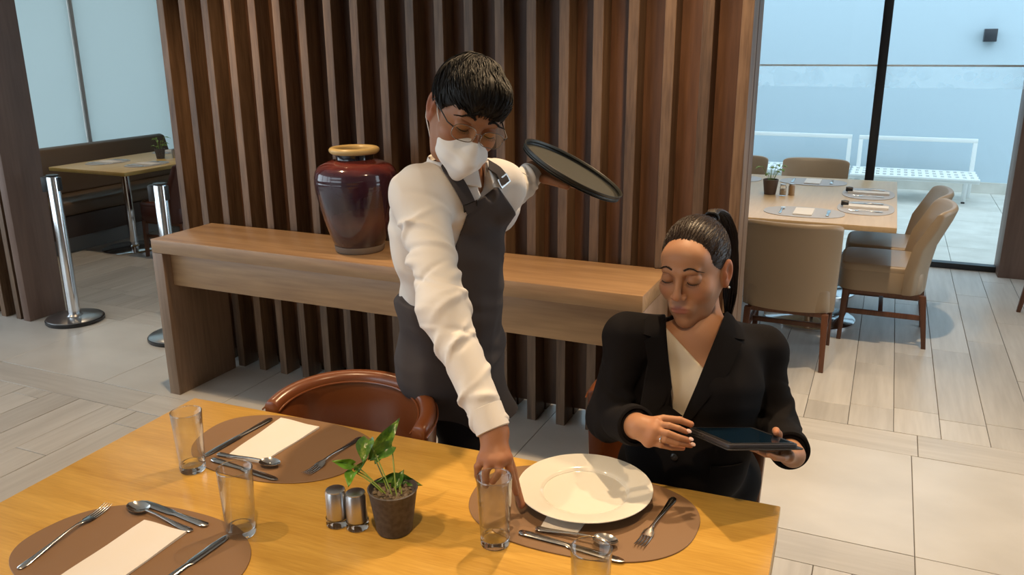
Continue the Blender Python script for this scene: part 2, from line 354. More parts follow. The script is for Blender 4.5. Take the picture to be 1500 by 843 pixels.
# slim jambs beside blinds
struct('window_2',G().box(-7.6,-7.50,6.105,6.145,.42,2.95).box(-7.6,-7.54,3.3,7.3,.42,.46),M['wall'])

# ------------------------------------------------------------------ console table and vase
cs=thing('console_table','long low wooden console table with waterfall ends against the slatted screen','table',(-3.285,2.94,0))
LX=2.51
G().prism([(0,0),(LX,0),(LX,.42),(0,.42)],.762,.83).build('top',M['console'],cs,bevel=.0025)
G().box(0,.066,0,.42,0,.7615).build('leg',M['console_shaded'],cs,bevel=.0025); G().box(LX-.066,LX,0,.42,0,.7615).build('leg',M['console_shaded'],cs,bevel=.0025)
G().box(.067,LX-.067,.05,.075,.587,.7615).build('apron',M['console'],cs,bevel=.002)
vs=thing('vase','large glazed plum-brown ceramic vase with an ochre rim on the console table','vase',(-2.19,3.155,.831))
body=[(.105,.022),(.118,.04),(.140,.10),(.163,.18),(.180,.26),(.187,.32),(.184,.36),(.170,.385),(.140,.405),(.105,.418),(.088,.424)]
def smooth_prof(p,n=6):
    p=np.array(p); out=[]
    for i in range(len(p)-1):
        a=p[max(i-1,0)];b=p[i];c=p[i+1];d=p[min(i+2,len(p)-1)]
        for t in np.linspace(0,1,n,endpoint=False): out.append(tuple(.5*((2*b)+(-a+c)*t+(2*a-5*b+4*c-d)*t*t+(-a+3*b-3*c+d)*t**3)))
    return out+[tuple(p[-1])]
bp=smooth_prof(body); bp=[(r+.0006*math.sin(z*260),z) for r,z in bp]
G().lathe(bp+[(.080,.423),(.1,.40),(.0001,.38)],n=72).build('body',M['vase'],vs,smooth=True)
G().lathe([(.0001,0),(.108,0),(.114,.008),(.116,.03),(.10,.034)],n=64).build('foot',M['vase_foot'],vs,smooth=True)
G().lathe([(.085,.418),(.084,.43),(.086,.452),(.078,.452),(.076,.418)],n=56,close=True).build('neck',M['vase_neck'],vs,smooth=True)
G().lathe(smooth_prof([(.082,.452),(.100,.448),(.112,.458),(.112,.470),(.100,.477),(.084,.472),(.078,.458)],4),n=64,close=True).build('rim',M['vase_rim'],vs,smooth=True)

# ------------------------------------------------------------------ big dining table
TR=math.radians(2.2)
dt=thing('dining_table','large honey oak dining table in the foreground set for lunch','table',(-1.787,1.684,0),TR)
TW=1.662; TD=1.35
G().box(0,TW,-TD,0,.72,.75).build('tabletop',M['table'],dt,bevel=.003)
G().box(.001,TW-.001,-TD+.001,-.001,.655,.7195).build('edge_rail',M['table_edge'],dt,bevel=.002)
for x in (.45,TW-.45):
    pd=G().lathe([(.26,0),(.26,.012),(.05,.02),(.04,.03),(.04,.655),(.0001,.655)],(x,-TD/2,0),40).build('pedestal',M['brushed'],dt,smooth=True)

def superellipse(a,b,n=64,e=2.5,flat=0):
    o=[]
    for i in range(n):
        t=2*PI*i/n; c,s=math.cos(t),math.sin(t)
        x=a*abs(c)**(2/e)*(1 if c>=0 else -1); y=b*abs(s)**(2/e)*(1 if s>=0 else -1)
        o.append((x*(1-flat*y/b),y))
    return o
def placemat(loc,rz,a,b,label,group=None,m='mat',flat=0.):
    o=G().prism(superellipse(a,b,72,2.45,flat),0,.0028).build('placemat',M[m],bevel=.0006,seg=1)
    o.location=loc; o.rotation_euler=(0,0,rz); return tag(o,label,'placemat',group)
placemat((-1.345,1.528,.7505),TR,.243,.166,'brown placemat at the far left seat holding a folded white napkin','placemats on the big table',flat=-.08)
placemat((-1.313,1.035,.7505),TR,.255,.166,'brown placemat in the bottom left corner with a long napkin','placemats on the big table',flat=.10)
placemat((-.532,1.553,.7505),TR+.02,.257,.178,'brown placemat under the large white plate in front of the seated woman','placemats on the big table',flat=-.05)
def napkin(quad,z,label,th=.004,wave=.002):
    q=[np.array(p,float) for p in quad]; nx,ny=14,8; vs=[];
    for k in (0,1):
        for j in range(ny+1):
            for i in range(nx+1):
                u,v=i/nx,j/ny; p=(q[0]*(1-u)+q[1]*u)*(1-v)+(q[3]*(1-u)+q[2]*u)*v
                zz=z+(th+wave*math.sin(u*7+v*3)*.5+wave*.5*math.sin(v*9+1) if k else 0); vs.append((p[0],p[1],zz))
    R=nx+1; O=R*(ny+1); fs=[]
    for j in range(ny):
        for i in range(nx):
            a=j*R+i; fs.append((a,a+R,a+R+1,a+1)); b=a+O; fs.append((b,b+1,b+R+1,b+R))
    for i in range(nx): fs += [(i,i+1,O+i+1,O+i),(ny*R+i,O+ny*R+i,O+ny*R+i+1,ny*R+i+1)]
    for j in range(ny): fs += [(j*R,O+j*R,O+(j+1)*R,(j+1)*R),(j*R+nx,(j+1)*R+nx,O+(j+1)*R+nx,O+j*R+nx)]
    o=G().add(vs,fs).build('napkin',M['napkin'],smooth=True,auto=50); return tag(o,label,'napkin','folded white napkins on the big table')
napkin([(-1.449,1.660),(-1.315,1.655),(-1.326,1.436),(-1.431,1.426)],.7540,'folded white napkin on the far left placemat behind the tumblers')
napkin([(-1.387,1.126),(-1.268,1.128),(-1.262,.86),(-1.378,.86)],.7540,'long folded white napkin on the bottom left placemat')
napkin([(-.60,1.66),(-.50,1.66),(-.505,1.450),(-.585,1.445)],.7540,'folded white napkin mostly hidden under the large white plate',.003,.0)

# cutlery -----------------------------------------------------------
def sweep(g,secs):
    """secs: (s, half width, half thick, z centre) along +x"""
    n=10; vs=[]
    for s,wd,th,z in secs:
        for k in range(n):
            a=2*PI*k/n; vs.append((s,wd*math.cos(a),z+th*math.sin(a)))
    m=len(secs); fs=[(i*n+k,i*n+(k+1)%n,(i+1)*n+(k+1)%n,(i+1)*n+k) for i in range(m-1) for k in range(n)]
    fs += [tuple(range(n-1,-1,-1)),tuple((m-1)*n+k for k in range(n))]
    g.add(vs,fs)
def handle_secs(L,z1=.004,w=.0085):
    return [(0,.003,.001,.0025),(.003,w*.8,.0018,.0025),(.012,w,.0022,.0026),(.03,w*.86,.0022,.003),(L*.5,w*.55,.002,.0035+z1*.4),(L*.8,w*.38,.002,.004+z1*.9),(L,w*.36,.002,z1+.004)]
def make_fork():
    g=G(); L=.125; sweep(g,handle_secs(L,.005)+[(L+.012,.005,.0016,.0075),(L+.022,.0115,.0012,.0055),(L+.032,.0125,.0011,.0035),(L+.036,.0125,.001,.003)])
    for k in range(4):
        y=(k-1.5)*.0066
        sweep(g,[(L+.034,.0021,.001,.003),(L+.05,.0019,.001,.0022),(L+.066,.0016,.0009,.004),(L+.078,.0008,.0005,.0075)]); m=40
        g.v[-m:]=[(a,b+y,c) for a,b,c in g.v[-m:]]
    return g.build('fork',M['steel'],smooth=True,auto=60)
def make_spoon():
    g=G(); L=.13; sweep(g,handle_secs(L,.006)+[(L+.006,.0035,.0018,.0095)])
    nx,ny=16,12; vs=[]; bl=.058; bw=.0195
    for k in (0,1):
        for i in range(nx+1):
            u=-1+2*i/nx; hw=bw*math.sqrt(max(0,1-u*u))*(1-.12*u)+.0004
            for j in range(ny+1):
                v=-1+2*j/ny; r2=min(1,u*u+v*v*(1-u*u)); dep=.0085*(1-r2)
                vs.append((L+.004+bl/2*(u+1),hw*v,.0105-dep-(.0012 if k else 0)))
    R=ny+1; O=R*(nx+1); fs=[]
    for i in range(nx):
        for j in range(ny):
            a=i*R+j; fs.append((a,a+1,a+R+1,a+R)); b=a+O; fs.append((b,b+R,b+R+1,b+1))
    for i in range(nx): fs += [(i*R,(i+1)*R,O+(i+1)*R,O+i*R),(i*R+ny,O+i*R+ny,O+(i+1)*R+ny,(i+1)*R+ny)]
    g.add(vs,fs); return g.build('spoon',M['steel'],smooth=True,auto=70)
def make_knife(L=.235):
    g=G(); h=L*.46
    sweep(g,[(0,.003,.0015,.0035),(.004,.0085,.003,.0035),(.02,.0095,.0034,.0037),(h*.6,.0078,.0032,.0037),(h,.0062,.003,.0037),(h+.006,.008,.002,.0035),(h+.012,.0095,.0011,.0035),(L*.8,.010,.001,.0033),(L*.93,.0085,.0008,.003),(L-.004,.005,.0006,.0028),(L,.0012,.0004,.0028)])
    return g.build('knife',M['steel'],smooth=True,auto=60)
protos={'fork':make_fork(),'spoon':make_spoon(),'knife':make_knife(),'dessert_knife':make_knife(.20)}
used=set()
def cutlery(kind,p0,p1,z,label,roll=0):
    """p0 handle end, p1 tip"""
    o=protos[kind]
    if kind in used: o=link(o.copy())
    used.add(kind); a=math.atan2(p1[1]-p0[1],p1[0]-p0[0]); L={'fork':.203,'spoon':.192,'knife':.235,'dessert_knife':.20}[kind]
    s=math.hypot(p1[0]-p0[0],p1[1]-p0[1])/L; o.scale=(s,1,1); o.location=(p0[0],p0[1],z); o.rotation_euler=(roll,0,a)
    return tag(o,label,kind.split('_')[-1],'cutlery on the big table')
ZM=.7536
cutlery('knife',(-1.473,1.650),(-1.484,1.402),ZM,'table knife left of the napkin on the far left placemat')
cutlery('fork',(-1.181,1.653),(-1.190,1.428),ZM,'fork right of the napkin on the far left placemat')
cutlery('spoon',(-1.462,1.430),(-1.272,1.437),ZM+.001,'spoon lying below the napkin on the far left placemat')
cutlery('dessert_knife',(-1.455,1.402),(-1.236,1.385),ZM,'small knife at the lower edge of the far left placemat')
cutlery('fork',(-1.480,.897),(-1.513,1.142),ZM,'fork on the left side of the bottom left placemat')
cutlery('spoon',(-1.262,1.137),(-1.468,1.158),ZM,'spoon above the long napkin on the bottom left placemat')
cutlery('dessert_knife',(-1.246,1.166),(-1.462,1.183),ZM,'small knife beside the spoon on the bottom left placemat')
cutlery('knife',(-1.183,.935),(-1.178,1.162),ZM,'table knife right of the long napkin on the bottom left placemat')
cutlery('fork',(-.352,1.680),(-.373,1.458),ZM,'fork right of the large white plate')
cutlery('spoon',(-.592,1.436),(-.412,1.444),ZM+.003,'spoon just below the large white plate')
cutlery('knife',(-.620,1.412),(-.385,1.400),ZM,'knife below the large white plate at the placemat edge')

# plate ---------------------------------------------------------------
pl=G().lathe(smooth_prof([(.0001,.004),(.085,.004),(.094,.006),(.104,.011),(.13,.0165),(.150,.0215),(.1535,.0225),(.1535,.0245),(.150,.0245),(.128,.0205),(.104,.0148),(.096,.0095),(.085,.0075),(.0001,.0072)],5),n=96).build('plate',M['porcelain'],smooth=True,auto=80)
G().lathe([(.075,0),(.082,0),(.083,.0045),(.074,.0045)],n=64,close=True).build('foot_ring',M['porcelain'],pl,smooth=True)
pl.location=(-.541,1.606,.7574); tag(pl,'large round white porcelain plate in front of the seated woman','plate')

# tumblers --------------------------------------------------------------
def tumbler():
    t=thing('tumbler','','glass'); h=.156; r0,r1=.0305,.0365
    outer=[(r0,.018),(r0+(r1-r0)*.5,h*.5),(r1,h-.002),(r1-.0006,h),(r1-.0018,h-.0008),(r0+(r1-r0)*.5-.0018,h*.5),(r0-.0022,.018)]
    G().lathe(outer,n=56,close=True).build('wall',M['tumbler'],t,smooth=True,auto=60)
    G().lathe(smooth_prof([(.0001,.001),(r0-.006,.0),(r0-.001,.002),(r0,.008),(r0+.0001,.0175),(r0-.003,.0178),(r0-.010,.013),(.0001,.012)],4),n=56).build('thick_base',M['thick'],t,smooth=True,auto=80)
    G().tube([(r1*.975*math.cos(a),r1*.975*math.sin(a),h-.0006) for a in np.linspace(0,2*PI,57)],.0012,8,cap=False).build('rim',M['thick'],t,smooth=True)
    return t
t0=tumbler()
for i,(x,y,lb) in enumerate([(-1.466,1.349,'tall clear tumbler at the left edge of the far left placemat'),(-1.164,1.178,'tall clear tumbler at the centre left beside the bottom left placemat'),(-.652,1.360,'tall clear tumbler under the waiter\'s reaching hand'),(-.391,1.203,'tall clear tumbler at the bottom edge in front of the plate')]):
    o=t0 if i==0 else copy_tree(t0); place(o,(x,y,.7508),0,lb,'clear tumblers on the big table')

# shakers -----------------------------------------------------------------
def shaker(sc=1):
    t=thing('shaker','','shaker'); r=.0225
    G().lathe([(.0001,.018),(r,.018),(r,.078),(r-.002,.081),(r-.0021,.0835),(r-.006,.085),(.0001,.0855)],n=40).build('steel_cap',M['brushed'],t,smooth=True)
    G().lathe([(.0001,0),(r+.0005,0),(r+.0022,.003),(r+.0018,.0178),(.0001,.0178)],n=40).build('glass_base',M['thick'],t,smooth=True)
    return t
s0=shaker(); place(s0,(-.998,1.292,.7508),0,'left of the two steel and glass shakers beside the grey plant pot','shakers beside the plant')
s1=copy_tree(s0); place(s1,(-.951,1.299,.7508),0,'right of the two steel and glass shakers, touching the grey plant pot','shakers beside the plant')

# potted plant ----------------------------------------------------------------
def leaf(g,base,tip,up,width,fold=.25,droop=.15,n=10):
    """heart-shaped leaf from base to tip with folded halves"""
    b=np.array(base,float); t=np.array(tip,float); ax=t-b; L=np.linalg.norm(ax); ax/=L; up=np.array(up,float); sd=np.cross(ax,up); sd/=np.linalg.norm(sd)+1e-9; nz=np.cross(sd,ax)
    vs=[]; m=7
    for k in (0,1):
        for i in range(n+1):
            u=i/n; wd=width*(math.sin(PI*min(1,(u*.93+.07))**.72))*(1-.25*u) if i<n else 0
            for j in range(m):
                v=-1+2*j/(m-1); p=b+ax*(L*u-(.10*L*(1-u)**4*abs(v)))+sd*wd*v*math.cos(fold*1.2)+nz*(abs(v)*wd*math.sin(fold*1.4)+droop*L*(4*u*(1-u))*.5-.0006*k+.002*math.sin(u*9+v*3))
                vs.append(p)
    R=m; O=R*(n+1); fs=[]
    for i in range(n):
        for j in range(m-1):
            a=i*R+j; fs.append((a,a+1,a+R+1,a+R)); c=a+O; fs.append((c,c+R,c+R+1,c+1))
    for i in range(n): fs += [(i*R,(i+1)*R,O+(i+1)*R,O+i*R),(i*R+m-1,O+i*R+m-1,O+(i+1)*R+m-1,(i+1)*R+m-1)]
    g.add(vs,fs)
PX,PY=-.872,1.322
pt=thing('potted_pothos','green pothos plant in a dark grey pot at the middle of the big table','plant',(PX,PY,.7508))
G().lathe([(.0001,0),(.036,0),(.038,.003),(.0515,.098),(.0535,.1005),(.0505,.1015),(.046,.088),(.0001,.086)],n=56).build('pot',M['potgrey'],pt,smooth=True,auto=50)
G().lathe([(.0001,.090),(.03,.091),(.0465,.086)],n=32).build('soil',M['soil'],pt,smooth=True)
g=G()
for k in range(60):
    a=rng.rand()*2*PI; r=.042*math.sqrt(rng.rand()); s=.002+.003*rng.rand(); c=np.array((r*math.cos(a),r*math.sin(a),.0915))
    v=[c+s*np.array(d)*(1+.4*rng.rand()) for d in ((1,0,0),(-1,0,0),(0,1,0),(0,-1,0),(0,0,1),(0,0,-1))]
    g.add(v,[(0,2,4),(2,1,4),(1,3,4),(3,0,4),(2,0,5),(1,2,5),(3,1,5),(0,3,5)])
tag(g.build('gravel',M['stone'],pt),kind='stuff')
O3=np.array((PX,PY,.7508))
def rel(p): return np.array(p)-O3
WP=1.80
stems=[ # base offset, leaf base, tip, width, material
 ((-.012,.0,.09),(-0.9546,1.3802,0.8740),(-0.9271,1.4504,0.9474),.024,'leaf',(.3,-.9,.3)),
 ((.004,-.01,.09),(-0.9541,1.3632,0.9268),(-0.9433,1.3225,0.8917),.026,'leaf',(-.3,-.9,.35)),
 ((.008,.0,.09),(-0.9066,1.3802,0.9137),(-0.9372,1.3368,0.8924),.022,'leaf',(.0,-.6,.8)),
 ((-.022,-.008,.09),(-0.9741,1.3284,0.8822),(-1.0051,1.2967,0.8978),.015,'leaf_bright',(.2,-.9,.5)),
 ((-.018,-.012,.09),(-0.9708,1.3244,0.8652),(-0.9617,1.2892,0.8496),.018,'leaf_bright',(-.3,-.8,.4)),
 ((-.01,-.012,.09),(-0.9658,1.3276,0.8680),(-0.9376,1.3277,0.9001),.010,'leaf',(-.1,-.9,.4)),
 ((.014,.006,.09),(-0.8935,1.3753,0.8447),(-0.9164,1.3223,0.8539),.014,'leaf',(.1,-.5,.9)),
 ((.022,.0,.09),(-0.8906,1.3761,0.8433),(-0.8271,1.3696,0.8411),.016,'leaf',(.1,-.6,.8)),
 ((.018,-.012,.09),(-0.8780,1.3363,0.8438),(-0.8719,1.3703,0.8702),.014,'leaf',(.3,-.9,.3)),
]
for bo,lb,tp,wd,mm,up in stems:
    up=tuple(np.array((.39,-.87,.29))*1.0+np.array(up)*.35); b=np.array(bo); e=rel(lb); mid=(b+e)/2+np.array((0,0,.012)); sg=G(); pts=[b*(1-t)**2+2*mid*t*(1-t)+e*t*t for t in np.linspace(0,1,9)]
    sg.tube(pts,.0015,6); st=sg.build('stem',M['stem'],pt,smooth=True)
    lg=G(); leaf(lg,e,rel(tp),up,wd,.5,.12); lg.build('leaf',M[mm],st,smooth=True,auto=70)

# ------------------------------------------------------------------ tan tub chairs
def arc_shell(a,b,th,z0,z1,slope=0.,n=40,ang=200,flare=0.,rr=.018):
    """barrel back: ellipse arc in plan (open towards -y)"""
    g=G(); vs=[]; prof=[]
    m=7
    sec=[(-th/2,0),(-th/2,1)]
    ks=[]
    for k in range(m+1): t=PI*k/m; ks.append((-th/2*math.cos(t),1+th/2*math.sin(t)*.9))
    # ks: offsets across thickness, and z bulge above top
    for i in range(n+1):
        t=math.radians(90-ang/2+ang*i/n); c,s=math.cos(t),math.sin(t); px,py=a*c,b*s; nx,ny=c/a,s/b; l=math.hypot(nx,ny); nx/=l; ny/=l
        e=abs(i/n-.5)*2; zt=z1-slope*e**2.2; fl=flare
        ring=[(-th/2,z0),( -th/2,zt-.12)]+[(o,zt+(z-1)) for o,z in ks]+[(th/2,zt-.12),(th/2,z0)]
        for o,z in ring: q=fl*max(0,(z-z0))/(z1-z0); vs.append((px+nx*(o+q),py+ny*(o+q),z))
    R=len(ks)+4; fs=[(i*R+k,i*R+(k+1)%R,(i+1)*R+(k+1)%R,(i+1)*R+k) for i in range(n) for k in range(R)]
    fs += [tuple(range(R)),tuple(n*R+k for k in range(R-1,-1,-1))]
    return g.add(vs,fs)
def tub_chair():
    t=thing('tub_chair','','chair')
    arc_shell(.222,.19,.045,.33,.795,.04,44,190,.015).build('backrest',M['leather'],t,bevel=.008,seg=2,auto=35)
    g=G()
    for off in (-.0265,.0265):
        pts=[]
        for i in range(45):
            th=math.radians(-5+190*i/44); e=abs(i/44-.5)*2; c,s=math.cos(th),math.sin(th); nx,ny=c/.222,s/.19; l=math.hypot(nx,ny); pts.append((.222*c+nx/l*(off+.014),.19*s+ny/l*(off+.014),.792-.04*e**2.2-.004))
        g.tube(pts,.0028,6)
    g.build('piping',M['leather'],t,smooth=True)
    G().prism([(x,y-.06) for x,y in superellipse(.192,.22,40,4)],.34,.46).build('seat',M['leather'],t,bevel=.025,seg=4)
    G().prism([(x,y-.06) for x,y in superellipse(.21,.21,24,5)],.30,.345).build('seat_frame',M['darkwood'],t)
    for sx in (-1,1):
        for yy in (-.24,.12): G().tube([(sx*.17,yy,.31),(sx*.185,yy*1.06,0)],[.02,.013],10).build('leg',M['darkwood'],t,smooth=True)
    return t
tc0=tub_chair(); place(tc0,(-1.288,1.735,0),math.radians(3),'brown leather tub chair pushed to the table beside the waiter','brown leather tub chairs at the big table')
tc1=copy_tree(tc0); place(tc1,(-.465,2.18,0),math.radians(4),'brown leather tub chair the woman is sitting on','brown leather tub chairs at the big table')

# ------------------------------------------------------------------ stanchions
def stanchion():
    t=thing('stanchion','','barrier post')
    G().lathe([(.0001,0),(.175,0),(.18,.006),(.18,.022),(.174,.026),(.0001,.026)],n=56).build('rubber_ring',M['blackplastic'],t,smooth=True)
    G().lathe([(.0001,.026),(.176,.0262),(.168,.032),(.05,.038),(.04,.05),(.0001,.05)],n=56).build('base_plate',M['brushed'],t,smooth=True)
    G().lathe([(.0001,.04),(.038,.04),(.038,.955),(.036,.962),(.0001,.964)],n=32).build('post',M['chrome'],t,smooth=True)
    c=G().box(-.066,-.028,-.022,.022,.865,.962).build('belt_cassette',M['blackplastic'],t,bevel=.004)
    G().box(.03,.046,-.02,.02,.87,.955).build('belt_slot',M['blackplastic'],t,bevel=.003)
    G().lathe([(.0001,.962),(.040,.962),(.040,.968),(.036,.972),(.0001,.972)],n=32).build('cap',M['blackplastic'],t,smooth=True)
    return t
st0=stanchion(); place(st0,(-4.80,3.60,0),math.radians(25),'chrome belt stanchion beside the left wooden partition','chrome stanchions at the left')
st1=copy_tree(st0); place(st1,(-3.90,3.61,0),math.radians(25),'chrome belt stanchion behind the left end of the console table','chrome stanchions at the left')

# ------------------------------------------------------------------ cream dining chairs and pale tables
def dining_chair(name='dining_chair',m='cream',back_h=.835,legm='darkwood'):
    """faces +y, back at -y"""
    t=thing(name,'','chair'); um=M[m]
    # curved wrap back, leaning outward
    g=G(); n=24; hw=.245; vs=[]; prof=[]
    for i in range(n+1):
        u=-1+2*i/n; x=hw*math.sin(u*1.25)/math.sin(1.25); cy=.085*(1-math.cos(u*1.25))/(1-math.cos(1.25)); zt=back_h-.022*abs(u)**6
        ring=[]
        for z,dy in ((.32,0),(.45,-.004),(.6,-.03),(zt-.08,-.095),(zt-.02,-.115),(zt,-.105),(zt-.003,-.082),(zt-.03,-.066),(.62,.022),(.48,.05),(.32,.055)):
            ring.append((x*(1+.10*(z-.32)),-.235+cy+dy,z))
        vs+=ring
    R=11; fs=[(i*R+k,i*R+(k+1)%R,(i+1)*R+(k+1)%R,(i+1)*R+k) for i in range(n) for k in range(R)]+[tuple(range(R)),tuple(n*R+k for k in range(R-1,-1,-1))]
    g.add(vs,fs).build('backrest',um,t,bevel=.006,seg=2,auto=35)
    G().prism([(x,y+.02) for x,y in superellipse(.238,.235,40,6)],.32,.45).build('seat_base',um,t,bevel=.01,seg=2)
    G().prism([(x,y+.03) for x,y in superellipse(.236,.225,40,6)],.425,.485).build('seat_cushion',um,t,bevel=.024,seg=4)
    G().box(-.21,.21,-.20,.22,.295,.3205).build('seat_frame',M[legm],t)
    for sx in (-1,1):
        for yy,ly in ((.205,.215),(-.215,-.255)):
            g=G(); a=.018; b=.0125; x0,x1=sx*.205,sx*.215
            g.add([(x0-a,yy-a,.32),(x0+a,yy-a,.32),(x0+a,yy+a,.32),(x0-a,yy+a,.32),(x1-b,ly-b,0),(x1+b,ly-b,0),(x1+b,ly+b,0),(x1-b,ly+b,0)],[(0,1,2,3),(7,6,5,4),(0,4,5,1),(1,5,6,2),(2,6,7,3),(3,7,4,0)])
            g.build('leg',M[legm],t,bevel=.002)
        G().box(sx*.21-.009,sx*.21+.009,-.215,.195,.17,.20).build('stretcher',M[legm],t,bevel=.002)
    G().box(-.2,.2,-.012,.012,.172,.198).build('stretcher',M[legm],t,bevel=.002)
    return t
dc=dining_chair(); GP='cream leather chairs around the window table'
place(dc,(-.405,4.83,0),0,'cream leather dining chair nearest the camera at the window table, seen from behind',GP)
dc_label=[((-.965,4.86,0),0,'cream leather chair at the near side of the window table, mostly hidden by the screen'),
 ((.08,5.41,0),PI/2,'cream leather dining chair at the right end of the window table, nearer one'),
 ((.085,5.93,0),PI/2,'cream leather dining chair at the right end of the window table, farther one'),
 ((-.50,6.93,0),PI,'cream leather dining chair on the window side of the table, right one'),
 ((-1.13,6.93,0),PI,'cream leather dining chair on the window side of the table, left one beside the screen'),
 ((1.19,6.0,0),-PI/2,'cream dining chair of which only one leg shows at the right edge')]
for l,r,lb in dc_label: place(copy_tree(dc),l,r,lb,GP)
wt=thing('window_table','pale oak dining table by the window with six place settings','table',(-1.38,5.0,0))
G().box(0,1.49,0,1.74,.718,.75).build('tabletop',M['table_pale'],wt,bevel=.003)
for x,y in ((1.04,.55),(1.02,1.25)):
    p=G().lathe([(.0001,0),(.285,0),(.285,.012),(.27,.018),(.05,.024),(.042,.03),(.042,.70),(.09,.702),(.09,.717),(.0001,.717)],(x,y,0),48).build('pedestal',M['chrome'],wt,smooth=True)
def setting(x,y,rz,who,roll=False,a=.235,b=.165,m='mat_grey',grp='window table'):
    mt=placemat((x,y,.7505),rz,a,b,'grey placemat '+who,'placemats on the '+grp,m)
    c,s=math.cos(rz),math.sin(rz)
    def L(u,v): return (x+c*u-s*v,y+s*u+c*v)
    nq=[L(-.055,-.11),L(.055,-.11),L(.055,.11),L(-.055,.11)] if not roll else [L(-.04,-.13),L(.04,-.13),L(.04,.13),L(-.04,.13)]
    n=napkin(nq,.7537,'folded white napkin '+who,.006 if not roll else .012,.001); n['group']='napkins on the '+grp
    for kd,u in (('fork',-.13),('dessert_knife',.14)):
        o=cutlery(kd,L(u,-.1),L(u,.095),.7537,('fork' if kd=='fork' else 'knife')+' '+who); o['group']='cutlery on the '+grp
    return L
setting(-.41,5.275,0,'at the near right seat of the window table')
setting(-1.02,5.27,0,'at the near left seat of the window table')
La=setting(-.07,5.55,PI/2,'at the right end of the window table, nearer seat',True); Lb=setting(-.07,6.10,PI/2,'at the right end of the window table, farther seat',True)
setting(-.46,6.49,PI,'at the far right seat of the window table'); setting(-1.06,6.47,PI,'at the far left seat of the window table')
for (x,y,w_) in ((-.215,5.55,'nearer'),(-.215,6.10,'farther')):
    o=G().tube([(0,0,0),(.02,0,.0),(.045,0,0)],[.016,.019,.015],12).build('napkin_ring',M['blackplastic'],smooth=True); o.location=(x,y,.7765); tag(o,'small black napkin ring on the '+w_+' right-end napkin of the window table','napkin ring','black napkin rings')
def small_plant(x,y,label,s=1.):
    t=thing('small_potted_plant',label,'plant',(x,y,.7508))
    G().lathe([(.0001,0),(.038*s,0),(.052*s,.1*s),(.048*s,.101*s),(.046*s,.09*s),(.0001,.088*s)],n=28).build('pot',M['potgrey'] if s<1 else mat('brown_pot',(.10,.065,.05),.6),t,smooth=True)
    rr=np.random.RandomState(int(abs(x)*100))
    for k in range(11):
        a=rr.rand()*2*PI; r=.03+.045*rr.rand(); z=.12+.09*rr.rand(); e=np.array((r*math.cos(a),r*math.sin(a),z))*s; b=np.array((.015*math.cos(a),.015*math.sin(a),.088))*s
        st=G().tube([b,(b+e)/2+np.array((0,0,.012)),e],.0016,5).build('stem',M['stem'],t,smooth=True)
        d=np.array((math.cos(a+rr.uniform(-1,1)),math.sin(a+rr.uniform(-1,1)),-.2)); lg=G(); leaf(lg,e,e+d*.045*s,(0,0,1),.015*s,.3,.15,6); lg.build('leaf',M['leaf_far'],st,smooth=True)
    return t
small_plant(-.687,5.86,'small green plant in a brown pot on the window table')
for x,y,lb,m in ((-.60,5.83,'glass salt shaker beside the plant on the window table','tumbler'),(-.548,5.87,'amber pepper shaker beside the plant on the window table','stone')):
    t=thing('shaker',lb,'shaker',(x,y,.7508),0,'shakers on the window table')
    G().lathe([(.0001,0),(.021,0),(.021,.06),(.016,.068),(.0001,.068)],n=24).build('jar',M['thick'] if m=='tumbler' else mat('amber_jar',(.35,.22,.11),.3),t,smooth=True)
    G().lathe([(.0001,.0),(.018,.0),(.018,.04),(.0001,.04)],(0,0,.004),20).build('filling',mat('filling',(.55,.42,.28),.9),t,smooth=True) if m=='tumbler' else None
    G().lathe([(.0001,.068),(.018,.068),(.018,.078),(.0001,.08)],n=24).build('lid',M['brushed'],t,smooth=True)
# far left table
lt=thing('banquette_table','yellow oak table in front of the banquette at the far left','table',(-6.60,4.93,0),0)
G().box(0,.90,0,1.6,.718,.75).build('tabletop',wood('yellow_oak',(.62,.42,.13),(.5,.32,.09),'y',.6,.35),lt,bevel=.003)
for y in (.33,1.25):
    G().lathe([(.0001,0),(.27,0),(.27,.012),(.25,.02),(.045,.03),(.036,.04),(.036,.70),(.08,.702),(.08,.717),(.0001,.717)],(.52,y,0),40).build('pedestal',M['chrome'],lt,smooth=True)
setting(-6.37,5.35,PI/2,'on the banquette side of the far left table',grp='far left table',b=.14,a=.2); setting(-5.93,5.38,PI/2,'on the chair side of the far left table',grp='far left table',b=.14,a=.2)
setting(-6.42,6.15,PI/2,'at the far end of the far left table',grp='far left table',b=.14,a=.2)
small_plant(-6.12,5.72,'small green plant in a grey pot on the far left table',.92)
t=thing('shaker','small steel shaker beside the plant on the far left table','shaker',(-6.03,5.80,.7508)); G().lathe([(.0001,0),(.021,0),(.021,.075),(.0001,.08)],n=24).build('steel_body',M['brushed'],t,smooth=True); G().lathe([(.0001,.08),(.019,.078),(.017,.086),(.0001,.088)],n=24).build('lid',M['chrome'],t,smooth=True)
M['maroon']=bumpy(mat('maroon_leather',(.075,.022,.014),.4),200,.1,.0006)
lc=dining_chair('side_chair','maroon'); place(lc,(-5.52,5.30,0),PI/2,'dark brown chair facing the banquette at the far left table'); lc['category']='chair'

